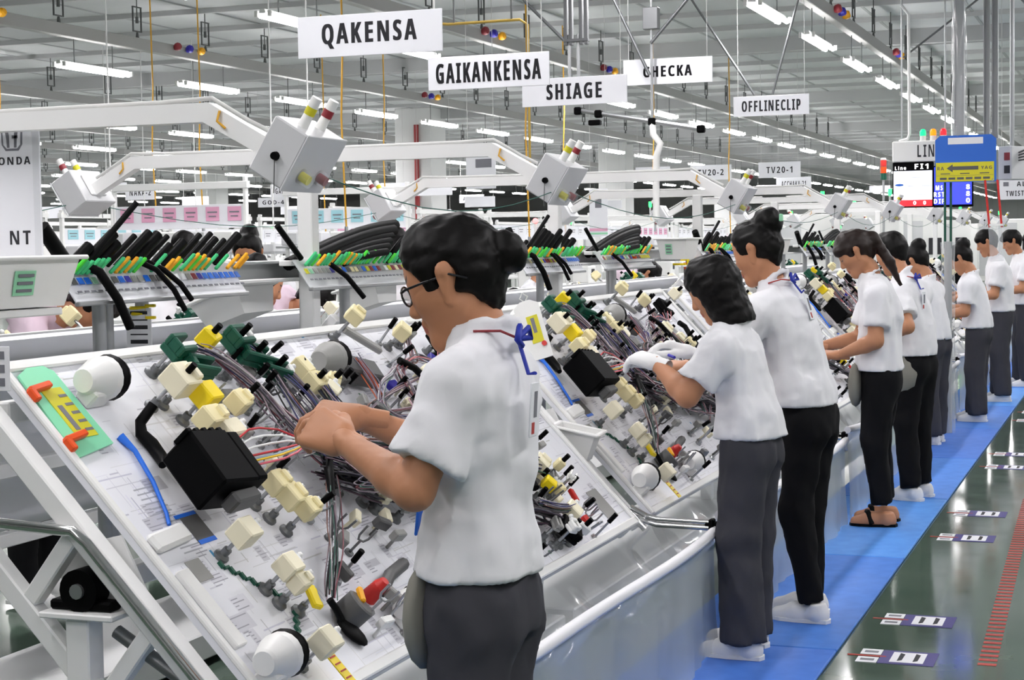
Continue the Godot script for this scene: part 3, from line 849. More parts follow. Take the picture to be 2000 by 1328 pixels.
# the carriage under a board: side frames, rails and bearing
func make_carriage() -> Node3D:
	var o := thing("board_carriage", "", "conveyor carriage")
	var t := deg_to_rad(TILT)
	var V := Vector3(-cos(t), sin(t), 0)
	var N := Vector3(sin(t), cos(t), 0)
	var bar := func(a: Vector3, b: Vector3, w: float, m: String, called: String, z := Vector3(0, 0, 1)) -> void:
		var y := (b - a).normalized()
		var x := z.cross(y).normalized()
		part(MB.new().cbox((a + b) * 0.5, Vector3(w, (b - a).length(), w), 0.004, Basis(x, y, z)), called, M[m], o)
	for e in [0.06, -BL + 0.02]:
		var base := Vector3(0, 0, e)
		bar.call(base - N * 0.055, base + V * 1.05 - N * 0.055, 0.05, "white_paint", "slope_beam")
		bar.call(base - N * 0.28 + V * 0.24, base - N * 0.28 + V * 0.98, 0.045, "white_paint", "lower_beam")
		for q in [0.34, 0.62, 0.9]: bar.call(base - N * 0.26 + V * (q - 0.03), base - N * 0.075 + V * q, 0.04, "white_paint", "brace")
		bar.call(base + Vector3(-0.46, 0.22, 0), base + Vector3(-0.46, -0.36, 0), 0.06, "white_paint", "post")
		part(MB.new().cbox(base + Vector3(-0.45, 0.232, 0), Vector3(0.19, 0.014, 0.1), 0.003), "bearing_plate", M.white_paint, o)
		var bb := base + Vector3(-0.455, 0.285, 0.0)
		part(MB.new().cyl(bb + Vector3(0, 0, -0.025), bb + Vector3(0, 0, 0.028), 0.048, 0.048, 18).cbox(bb + Vector3(0, -0.034, 0), Vector3(0.16, 0.022, 0.045), 0.005), "bearing_block", M.black_plastic, o)
		part(MB.new().cyl(bb + Vector3(0, 0, 0.028), bb + Vector3(0, 0, 0.036), 0.017, 0.017, 12), "shaft_end", M.steel, o)
		part(MB.new().plate(PackedVector2Array([Vector2(-0.55, 0.36), Vector2(-0.39, 0.4), Vector2(-0.3, 0.22), Vector2(-0.55, 0.22)]), base + Vector3(0, 0, -0.05), Basis(), -0.004, 0.004), "gusset", M.white_paint, o)
		part(MB.new().cyl(base + Vector3(-0.39, 0.19, -0.02), base + Vector3(-0.1, 0.02, -0.02), 0.016, 0.016, 10), "tie_rod", M.dull_steel, o)
	# chrome guide rail at the near end, bent level at the top
	var g := Vector3(0, 0, 0.1)
	part(MB.new().tube([g + Vector3(-0.85, 0.44, 0), g + Vector3(-0.5, 0.422, 0), g + Vector3(-0.455, 0.42, 0), g + Vector3(-0.42, 0.395, 0), g + Vector3(-0.16, 0.12, 0), g + Vector3(0.0, -0.04, 0)], 0.0125, 10), "guide_rail", M.chrome, o)
	# long members under the board
	for q in [[0.04, -0.08], [0.98, -0.08], [0.5, -0.1]]:
		var p: Vector3 = V * q[0] + N * q[1]
		part(MB.new().cbox(p + Vector3(0, 0, -BL * 0.5), Vector3(0.05, 0.05, BL - 0.04), 0.004), "long_beam", M.white_paint, o)
	part(MB.new().cbox(Vector3(-0.55, -0.42, -BL * 0.5), Vector3(0.5, 0.1, BL + 0.1), 0.006), "base_channel", M.white_paint, o)
	return o

# the catch trough of clear plastic hung along the foot of a board
func make_skirt() -> Node3D:
	var o := thing("plastic_skirt", "", "plastic sheet")
	var L := 2.86
	var m := 40
	var top := func(q: int) -> Vector3:
		var s := float(q) / m
		return Vector3(0.255 + 0.012 * sin(s * 9.0), -0.03 + 0.045 * (1.0 - s) - 0.05 * sin(s * PI) * 0.6, -L * s)
	var rows := []
	for a in 9:
		var row := []
		for q in m + 1:
			var p: Vector3 = top.call(q)
			var dn := float(a) / 8.0
			row.append(Vector3(p.x + dn * (0.012 * sin(q * 0.9 + a * 0.35) + 0.01 * sin(q * 2.3)) + dn * 0.01, lerpf(p.y, -0.475, dn), p.z))
		rows.append(row)
	part(MB.new().sheet(rows), "outer_sheet", M.cloudy_sheet, o)
	var hem := []
	for q in m + 1: hem.append(top.call(q) + Vector3(0.004, -0.006, 0))
	part(MB.new().tube(hem, 0.019, 8), "rolled_hem", M.paper, o)
	rows = []
	for a in 9:
		var row := []
		for q in m + 1:
			var p: Vector3 = top.call(q)
			var s := a / 8.0
			var x := lerpf(p.x, 0.0, s)
			var y := lerpf(p.y, 0.012, s) - sin(s * PI) * (0.16 + 0.03 * sin(q * 0.7)) + 0.012 * sin(q * 1.3 + a * 1.1) * sin(s * PI)
			row.append(Vector3(x, y, p.z))
		rows.append(row)
	part(MB.new().sheet(rows), "inner_liner", M.clear_sheet, o)
	# support arm at the far end: two chrome bars and a black clamp
	for e in [0.0, 0.03]:
		part(MB.new().tube([Vector3(-0.06, 0.01 + e, -L), Vector3(0.0, -0.012 + e * 0.7, -L), Vector3(0.04, -0.022 + e * 0.7, -L), Vector3(0.25, -0.026 + e * 0.7, -L)], 0.0105, 9), "support_bar", M.chrome, o)
	part(MB.new().cbox(Vector3(0.252, -0.016, -L), Vector3(0.02, 0.05, 0.04), 0.005).cbox(Vector3(0.25, -0.01, -L), Vector3(0.05, 0.018, 0.02), 0.004), "clamp", M.black_plastic, o)
	return o

func boards() -> void:
	var ord := ["nearest", "second", "third", "fourth", "fifth", "sixth", "seventh"]
	var full_b := make_board(true)
	var full_h := make_harness(true)
	var wal := make_wallet()
	var fus := make_fuse_box()
	var car := make_carriage()
	var skr := make_skirt()
	var lite_b := make_board(false)
	var lite_h := make_harness(false)
	for k in 7:
		var p := board_at(k)
		var b := board_basis()
		var w: String = ord[k]
		var o: Node3D
		o = full_b if k == 0 else (copy(full_b) if k == 1 else (lite_b if k == 2 else copy(lite_b)))
		o.position = p
		tag(o, "tilted white jig board studded with connector holders, %s from the camera" % w, "jig board", "jig boards of the near line")
		o = full_h if k == 0 else (copy(full_h) if k == 1 else (lite_h if k == 2 else copy(lite_h)))
		o.position = p
		tag(o, "tangled dark wire harness laid out on the %s jig board" % w, "wire harness", "wire harnesses")
		o = fus if k == 0 else copy(fus)
		o.position = p + b * Vector3(0.285, 0.6, 0.105)
		tag(o, "black plastic fuse box on the %s jig board" % w, "fuse box", "fuse boxes")
		o = car if k == 0 else copy(car)
		o.position = p
		tag(o, "white steel carriage frame under the %s jig board" % w, "conveyor carriage", "board carriages")
		o = skr if k == 0 else copy(skr)
		o.position = p
		tag(o, "clear plastic catch sheet hung at the foot of the %s jig board" % w, "plastic sheet", "plastic catch sheets")
		if k == 0:
			wal.position = p + b * Vector3(0.015, 0.765, 0.004)
			tag(wal, "mint green document wallet with yellow label and orange hooks on the nearest board", "document wallet")

# ------------------------------------------------------------------ overhead arms, signs, racks along the middle of the line
const MID := -2.87
func make_arm() -> Node3D:
	var o := thing("overhead_arm", "", "overhead arm")
	part(MB.new().cbox(Vector3(0, 0.93, 0), Vector3(0.06, 1.84, 0.06), 0.004), "post", M.white_paint, o)
	part(MB.new().cbox(Vector3(0, 0.006, 0), Vector3(0.14, 0.012, 0.14), 0.003), "post_foot", M.white_paint, o)
	var q := PackedVector2Array([Vector2(-0.91, 1.737), Vector2(-0.72, 1.84), Vector2(0.72, 1.84), Vector2(0.91, 1.737), Vector2(0.935, 1.775), Vector2(0.735, 1.887), Vector2(-0.735, 1.887), Vector2(-0.935, 1.775)])
	part(MB.new().plate(q, Vector3.ZERO, Basis(), -0.024, 0.024), "beam", M.white_paint, o)
	for s in [-1.0, 1.0]:
		part(MB.new().tube([Vector3(s * 0.1, 1.892, 0.008), Vector3(s * 0.6, 1.894, 0.008), Vector3(s * 0.74, 1.898, 0.012), Vector3(s * 0.84, 1.84, 0.015), Vector3(s * 0.9, 1.81, 0.01)], 0.006, 7), "cable", M.rope, o)
		part(MB.new().tube([Vector3(s * 0.77, 1.865, 0.027), Vector3(s * 0.765, 1.84, 0.032), Vector3(s * 0.785, 1.822, 0.028)], 0.0032, 6), "cable_loop", M.hose_yellow, o)
	return o

func make_switch_box() -> Node3D:
	# local: x towards the worker, tipped so that the button face looks down at the worker
	var o := thing("switch_box", "", "switch box")
	var e := Basis(Vector3(0, 0, 1), deg_to_rad(-32.0))
	part(MB.new().cbox(Vector3.ZERO, Vector3(0.1, 0.145, 0.2), 0.004, e), "case", M.grey_box, o)
	part(MB.new().cbox(e * Vector3(0.052, 0, 0), Vector3(0.006, 0.15, 0.205), 0.002, e), "cover", M.grey_box, o)
	var i := 0
	for s in [0.045, -0.045]:
		var k := part(MB.new().cyl(e * Vector3(0.055, -0.03, s), e * Vector3(0.085, -0.03, s), 0.02, 0.018, 12), "push_button", M.clear_sheet, o)
		part(MB.new().cyl(e * Vector3(0.055, -0.03, s), e * Vector3(0.08, -0.03, s), 0.012, 0.012, 10), "button_cap", [M.yellow_paper, M.dark_red][i], k)
		var p := part(MB.new().cyl(e * Vector3(0.0, 0.07, s), e * Vector3(0.0, 0.105, s), 0.014, 0.012, 10).cyl(e * Vector3(0, 0.125, s), e * Vector3(0, 0.15, s), 0.014, 0.013, 10), "pilot_lamp", M.white_plastic, o)
		part(MB.new().cyl(e * Vector3(0.0, 0.105, s), e * Vector3(0.0, 0.125, s), 0.0135, 0.0135, 10), "colour_ring", [M.yellow_paper, M.dark_red][i], p)
		i += 1
	part(MB.new().cyl(e * Vector3(0, -0.01, 0.1), e * Vector3(0, -0.01, 0.112), 0.011, 0.009, 10), "side_knob", M.black_plastic, o)
	part(MB.new().cbox(e * Vector3(-0.054, 0.0, 0.0), Vector3(0.006, 0.09, 0.1), 0.002, e), "bracket", M.white_paint, o)
	part(MB.new().cyl(e * Vector3(0, -0.01, 0.106), e * Vector3(-0.005, -0.01, 0.106) + Vector3(0, -0.09, 0), 0.0015, 0.0015, 5), "pull_cord", M.hanger_steel, o)
	return o

func arms() -> void:
	var zs := [-3.65, -5.57, -8.36, -11.39, -14.0, -17.1, -19.9, -22.8, -25.7]
	var ord := ["nearest", "second", "third", "fourth", "fifth", "sixth", "seventh", "eighth", "ninth"]
	var a := make_arm()
	var b := make_switch_box()
	for k in zs.size():
		var o := a if k == 0 else copy(a)
		o.position = Vector3(MID, 0, zs[k])
		tag(o, "white T-shaped overhead arm with sloping ends, %s along the line" % ord[k], "overhead arm", "overhead arms")
		for s in [1, -1]:
			var x := b if (k == 0 and s == 1) else copy(b)
			x.position = Vector3(MID + s * 0.965, 1.755, zs[k])
			x.basis = Basis(Vector3.UP, 0.0 if s == 1 else PI)
			tag(x, "grey switch box with two lamps on the %s end of the %s overhead arm" % ["worker side" if s == 1 else "far", ord[k]], "switch box", "switch boxes on the arms")
	# thin green cord slung from box to box
	for s in [1, -1]:
		var pts := []
		for k in zs.size() - 1:
			for q in 8:
				var t := q / 8.0
				pts.append(Vector3(MID + s * 0.98, 1.72 - 0.09 * sin(t * PI), lerpf(zs[k], zs[k + 1], t)))
		solo(MB.new().tube(pts, 0.0017, 5), "pull_cord", M.cord_green, "thin dark green cord slung between the switch boxes on the %s" % ("worker side" if s == 1 else "far side"), "cord")

func hung_sign(s: String, at: Vector3, w: float, h: float, label: String, tw := 0.66, th := 0.48, m := "sign_white", turn := 0.0, ropes := true, ink := "ink") -> Node3D:
	var o := thing("hanging_sign", label, "sign", at, Basis(Vector3.UP, turn), "hanging station signs")
	part(MB.new().cbox(Vector3.ZERO, Vector3(w, h, 0.006), 0.0015), "board", M[m], o)
	if s:
		for e in ([-1, 0, 1] if at.z > -15.0 else [0]): lettering(s, o, Vector3(e * 0.0021, 0, 0.0035), Basis(), w * tw, h * th, M[ink])
	if ropes:
		for e in [-1, 1]: part(MB.new().cyl(Vector3(e * w * 0.44, h * 0.48, 0), Vector3(e * w * 0.44, CEIL - at.y, 0), 0.0025 if w < 0.7 else 0.004, -1.0, 5), "rope", M.rope, o)
	return o

func signs() -> void:
	hung_sign("QAKENSA", Vector3(MID, 2.37, -6.13), 0.624, 0.165, "white hanging sign reading QAKENSA", 0.65, 0.6, "sign_white", 0.02)
	hung_sign("GAIKANKENSA", Vector3(MID, 2.34, -7.43), 0.608, 0.155, "white hanging sign reading GAIKANKENSA", 0.86, 0.6)
	hung_sign("SHIAGE", Vector3(MID, 2.35, -8.71), 0.601, 0.15, "white hanging sign reading SHIAGE", 0.52, 0.56, "sign_white", -0.03)
	hung_sign("CHECKA", Vector3(MID, 2.63, -10.64), 0.588, 0.165, "white hanging sign reading CHECKA behind a steel strut", 0.54, 0.42, "sign_white", 0.03)
	hung_sign("OFFLINECLIP", Vector3(MID, 2.64, -13.89), 0.63, 0.165, "white hanging sign reading OFFLINECLIP", 0.77, 0.54)
	hung_sign("", Vector3(MID + 0.05, 2.45, -4.79), 0.65, 0.17, "blank lower part of a white hanging sign cut by the top edge")
	var far := [["TV20-1", -4.98, 2.56, -24.67, 0.23], ["TV20-2", -5.94, 2.54, -24.39, 0.22]]
	for f in far: hung_sign(f[0], Vector3(f[1], f[2], f[3]), 0.62, f[4], "white hanging sign reading %s over a far station" % f[0], 0.62, 0.4)
	# the poster hung from the nearest arm
	var o := thing("hanging_poster", "white laminated poster with a winged H emblem hung from the nearest overhead arm", "poster", Vector3(-2.808, 1.7, -3.7))
	part(MB.new().cbox(Vector3.ZERO, Vector3(0.26, 0.36, 0.004), 0.001), "sheet", M.sign_white, o)
	part(MB.new().cbox(Vector3(0.117, 0, 0.0015), Vector3(0.02, 0.36, 0.003), 0.001), "laminate_edge", M.clear_sheet, o)
	var em := MB.new()
	em.plate(PackedVector2Array([Vector2(-0.034, 0.034), Vector2(-0.02, 0.038), Vector2(0.02, 0.038), Vector2(0.034, 0.034), Vector2(0.032, -0.02), Vector2(0.02, -0.036), Vector2(-0.02, -0.036), Vector2(-0.032, -0.02)]), Vector3(0.045, 0.13, 0), Basis(), 0.002, 0.0027)
	var lg := part(em, "emblem", M.grey_ink, o)
	part(MB.new().plate(PackedVector2Array([Vector2(-0.029, 0.029), Vector2(0.029, 0.029), Vector2(0.026, -0.02), Vector2(0.016, -0.03), Vector2(-0.016, -0.03), Vector2(-0.026, -0.02)]), Vector3(0.045, 0.13, 0), Basis(), 0.0027, 0.0034), "emblem_field", M.sign_white, lg)
	var hh := MB.new()
	for s in [-1, 1]: hh.plate(PackedVector2Array([Vector2(s * 0.022, 0.027), Vector2(s * 0.012, 0.027), Vector2(s * 0.008, 0.004), Vector2(s * 0.007, -0.028), Vector2(s * 0.015, -0.028), Vector2(s * 0.016, -0.008)]), Vector3(0.045, 0.13, 0), Basis(), 0.0034, 0.004)
	hh.box(Vector3(0.055, 0.13, 0.0037), Vector3(0.018, 0.008, 0.0006))
	part(hh, "emblem_letter", M.grey_ink, lg)
	lettering("HONDA", o, Vector3(0.038, 0.068, 0.002), Basis(), 0.125, 0.02, M.ink)
	lettering("NT", o, Vector3(0.062, -0.132, 0.002), Basis(), 0.064, 0.036, M.ink)
	# tag plate with a yellow slip hung between the first two boards
	o = thing("hanging_tag", "white plastic tag plate with a yellow slip behind the woman with glasses", "tag", Vector3(-2.19, 1.2, -6.1), Basis(Vector3.UP, 0.25) * Basis(Vector3(0, 0, 1), 0.3) * Basis(Vector3(1, 0, 0), -0.3))
	part(MB.new().plate(PackedVector2Array([Vector2(-0.05, -0.12), Vector2(0.05, -0.12), Vector2(0.05, 0.1), Vector2(0.02, 0.12), Vector2(-0.02, 0.12), Vector2(-0.05, 0.1)]), Vector3.ZERO, Basis(), -0.004, 0.004), "plate", M.white_plastic, o)
	part(MB.new().box(Vector3(0.01, 0.0, 0.005), Vector3(0.045, 0.11, 0.002)), "yellow_slip", M.yellow_paper, o)
	part(MB.new().box(Vector3(0.01, 0.015, 0.0065), Vector3(0.014, 0.06, 0.001)), "print", M.grey_ink, o)
	part(MB.new().cyl(Vector3(0.03, -0.065, 0.004), Vector3(0.03, -0.065, 0.012), 0.01, 0.01, 10), "red_dot", M.red, o)
	part(MB.new().tube([Vector3(0, 0.115, 0), Vector3(0.016, 0.135, 0), Vector3(0, 0.155, 0), Vector3(-0.016, 0.135, 0), Vector3(0, 0.115, 0)], 0.003, 6), "ring", M.rope, o)

func racks() -> void:
	var ord := ["nearest", "second", "third", "fourth", "fifth", "sixth", "seventh", "eighth"]
	var z0 := [-4.0, -5.42, -7.7, -8.98, -11.35, -12.6, -15.0, -16.2]
	var ln := [0.96, 1.08, 0.9, 1.0, 0.9, 1.0, 0.9, 1.0]
	var lean := Vector3(0.22, 0.62, -0.75).normalized()
	for k in 8:
		var L: float = ln[k]
		var o := thing("tube_rack", "%s clear rack of green and amber clips holding black tubes above the boards" % ord[k], "rack", Vector3(MID, 1.39, z0[k]), Basis(), "tube racks")
		var pa := Basis(Vector3(0, 0, 1), 0.6)
		var plate := MB.new().cbox(Vector3(0.045, 0.045, -L / 2), Vector3(0.006, 0.125, L), 0.002, pa)
		var pn := part(plate, "front_panel", M.sign_white if k % 2 == 0 else M.plastic_bag, o)
		part(MB.new().cbox(Vector3(0.082, -0.008, -L / 2), Vector3(0.02, 0.014, L), 0.003), "lower_lip", M.aluminium, o)
		part(MB.new().cbox(Vector3(-0.02, 0.085, -L / 2), Vector3(0.05, 0.02, L), 0.003), "top_ledge", M.white_plastic, o)
		# coloured slips under each clip
		var r := RandomNumberGenerator.new()
		r.seed = 40 + k
		var cols := [M.mid_grey_plastic, M.navy, M.dark_grey_plastic, M.mint_label, M.paper, M.cream, M.blue_strap, M.dark_red, M.mid_grey_plastic, M.yellow_paper]
		var n := int(L / 0.034)
		for q in n:
			var z := -0.03 - q * 0.034
			part(MB.new().box(pa * Vector3(0.006, 0.0, 0) + Vector3(0.047, 0.052, z), Vector3(0.002, 0.022, 0.024), pa), "colour_slip", cols[(r.randi() % 10) if q < n - 6 else (6 if k % 2 == 0 else 9)], pn)
			part(MB.new().box(pa * Vector3(0.006, -0.036, 0) + Vector3(0.047, 0.052, z), Vector3(0.002, 0.006, 0.02), pa), "print", M.grey_ink, pn)
		var big := k % 2 == 1
		for q in int(L / 0.024):
			var z := -0.02 - q * 0.024
			var roll := r.randf()
			var m: Material = M.clip_green
			if roll < 0.28: m = M.amber
			elif roll < 0.5: m = M.lime
			if big and q > 8 and roll > 0.2: m = M.clip_green if q % 3 else M.lime
			if r.randf() < (0.34 if not big else 0.2): continue
			var cl := r.randf_range(0.055, 0.085)
			part(MB.new().cbox(Vector3(0.05, 0.075, z) + lean * cl * 0.5, Vector3(0.012, cl, 0.011), 0.003, bas_from(lean.cross(Vector3(1, 0, 0)).cross(lean), lean)), "clip", m, o)
		for e in ([-0.27, -0.5] if k == 0 else [-0.5]):
			part(MB.new().cyl(Vector3(-0.03, 0.08, e), Vector3(-0.03, -0.75, e), 0.021, 0.021, 12), "support_pole", M.aluminium, o)
		# the tubes
		var g := "black tubes in the racks"
		var lab := "black rubber tube held in the %s clip rack, one of a leaning bunch" % ord[k]
		if not big:
			for q in (14 if k == 0 else 10):
				var z: float = z0[k] - 0.06 - q * (L - 0.1) / (14.0 if k == 0 else 10.0)
				var len := r.randf_range(0.11, 0.2)
				var base := Vector3(MID + 0.005, 1.475, z)
				solo(MB.new().cyl(base - lean * 0.02, base + lean * len, 0.009 + 0.01 * r.randf(), -1.0, 9), "rubber_tube", M.black_rubber, lab, "tube", g)
			var b2 := Vector3(MID + 0.02, 1.47, z0[k] - 0.1)
			solo(MB.new().cyl(b2, b2 + Vector3(0.07, 0.2, -0.2), 0.0095, -1.0, 8), "rubber_rod", M.black_rubber, "long thin black rod standing up from the %s clip rack" % ord[k], "rod", "thin black rods")
			solo(MB.new().cyl(b2 + Vector3(0, 0.0, 0.03), b2 + Vector3(-0.02, 0.13, 0.14), 0.022, -1.0, 9), "rubber_tube", M.black_rubber, "stubby black tube leaning left at the end of the %s clip rack" % ord[k], "tube", g)
			for e in [[-0.13, 0.17, 0.022], [-0.43, 0.13, 0.014], [-0.47, 0.1, 0.014]]:
				var p := Vector3(MID + 0.05, 1.475, z0[k] + e[0])
				solo(MB.new().tube([p + Vector3(-0.02, 0.02, 0.03), p + Vector3(0.02, -0.005, 0.0), p + Vector3(0.06, -e[1] * 0.5, -0.03), p + Vector3(0.08, -e[1], -0.06)], e[2] * 0.9, 9, 0.7), "drooping_tube", M.black_rubber, "black tube drooping over the front panel of the %s clip rack" % ord[k], "tube", "drooping black tubes")
		else:
			for q in 6:
				var p := Vector3(MID - 0.02 + 0.015 * q, 1.47, z0[k] - 0.06 - 0.06 * q)
				var R := 0.86 - 0.11 * q
				var pts := []
				for s in 9:
					var t := s / 8.0
					pts.append(p + Vector3(0.04 * t - 0.02, (0.15 - 0.022 * q) * sin(t * 1.35), -R * t))
				solo(MB.new().tube(pts, 0.024 if q < 2 else 0.015, 10), "rubber_hose", M.black_rubber, "black rubber hose arching along the %s clip rack" % ord[k], "hose", "arching black hoses")
			for q in 3:
				var p := Vector3(MID + 0.02, 1.47, z0[k] - L + 0.3 - q * 0.1)
				solo(MB.new().cyl(p - lean * 0.02, p + lean * 0.14, 0.014, -1.0, 8), "rubber_tube", M.black_rubber, lab, "tube", g)
			var p2 := Vector3(MID + 0.02, 1.49, z0[k] - 0.05)
			solo(MB.new().cyl(p2, p2 + Vector3(-0.03, 0.12, 0.12), 0.011, -1.0, 8), "rubber_rod", M.black_rubber, "short black rod leaning left from the %s clip rack" % ord[k], "rod", "thin black rods")
			var p3 := Vector3(MID + 0.05, 1.47, z0[k] - 0.22)
			solo(MB.new().tube([p3, p3 + Vector3(0.05, -0.05, -0.04), p3 + Vector3(0.09, -0.13, -0.1)], 0.01, 8), "drooping_tube", M.black_rubber, "black tube drooping over the front panel of the %s clip rack" % ord[k], "tube", "drooping black tubes")
			part(MB.new().box(Vector3(0.03, 0.13, -L + 0.1), Vector3(0.004, 0.06, 0.07)), "kraft_tag", M.kraft, o)
	# the aluminium rail behind the racks
	var o := thing("rack_rail", "long aluminium trough rail running behind the tube racks", "rail", Vector3(MID - 0.07, 1.45, 0))
	part(MB.new().cbox(Vector3(0, 0.03, -11.5), Vector3(0.05, 0.012, 16.0), 0.003), "top_flange", M.aluminium, o)
	part(MB.new().cbox(Vector3(-0.02, 0, -11.5), Vector3(0.008, 0.06, 16.0), 0.002), "web", M.aluminium, o)
	part(MB.new().cbox(Vector3(0.01, -0.035, -11.5), Vector3(0.07, 0.014, 16.0), 0.003), "bottom_flange", M.white_paint, o)
	for k in 7: part(MB.new().cyl(Vector3(-0.02, -0.03, -4.4 - 2.6 * k), Vector3(-0.02, -0.9, -4.4 - 2.6 * k), 0.02, 0.02, 10), "rail_post", M.aluminium, o)

func make_bin(called: String, label: String, at: Vector3, s: Vector3, turn: float, lab_m := "mint_label", tilt := 0.0) -> Node3D:
	var o := thing(called, label, "bin", at, Basis(Vector3.UP, turn) * Basis(Vector3(0, 0, 1), tilt), "white plastic bins")
	var b := MB.new()
	var h := s * 0.5
	var k := 0.78
	for e in [-1, 1]:
		b.face([Vector3(-h.x * k, 0, e * h.z * k), Vector3(h.x * k, 0, e * h.z * k), Vector3(h.x, s.y, e * h.z), Vector3(-h.x, s.y, e * h.z)], Vector3(0, h.y, 0))
		b.face([Vector3(e * h.x * k, 0, -h.z * k), Vector3(e * h.x * k, 0, h.z * k), Vector3(e * h.x, s.y, h.z), Vector3(e * h.x, s.y, -h.z)], Vector3(0, h.y, 0))
		b.face([Vector3(-h.x * k + 0.004, 0.004, e * (h.z * k - 0.004)), Vector3(h.x * k - 0.004, 0.004, e * (h.z * k - 0.004)), Vector3(h.x - 0.004, s.y, e * (h.z - 0.004)), Vector3(-h.x + 0.004, s.y, e * (h.z - 0.004))], Vector3(0, h.y, e * 9.0))
		b.face([Vector3(e * (h.x * k - 0.004), 0.004, -h.z * k), Vector3(e * (h.x * k - 0.004), 0.004, h.z * k), Vector3(e * (h.x - 0.004), s.y, h.z), Vector3(e * (h.x - 0.004), s.y, -h.z)], Vector3(e * 9.0, h.y, 0))
	b.box(Vector3(0, 0.003, 0), Vector3(s.x * k, 0.006, s.z * k))
	part(b, "body", M.white_plastic, o)
	var rim := MB.new()
	for e in [-1, 1]:
		rim.cbox(Vector3(0, s.y, e * (h.z + 0.008)), Vector3(s.x + 0.034, 0.012, 0.02), 0.004)
		rim.cbox(Vector3(e * (h.x + 0.008), s.y, 0), Vector3(0.02, 0.012, s.z + 0.034), 0.004)
	part(rim, "rim", M.white_plastic, o)
	if at.z < -10.0: part(MB.new().cbox(Vector3(-0.08, 0.0, 0), Vector3(0.16, 0.02, 0.1), 0.003), "bracket", M.aluminium, o)
	if lab_m:
		var lb := part(MB.new().box(Vector3(-h.x * 0.2, h.y, h.z * 0.89 + 0.004), Vector3(s.x * 0.22, s.y * 0.5, 0.0016), Basis(Vector3(1, 0, 0), 0.2)), "label", M[lab_m], o)
		for q in 3: part(MB.new().box(Vector3(-h.x * 0.2, h.y * 0.7 + q * s.y * 0.15, h.z * 0.87 + 0.004 + q * 0.005), Vector3(s.x * 0.16, s.y * 0.06, 0.003), Basis(Vector3(1, 0, 0), 0.2)), "print", M.grey_ink, lb)
	return o

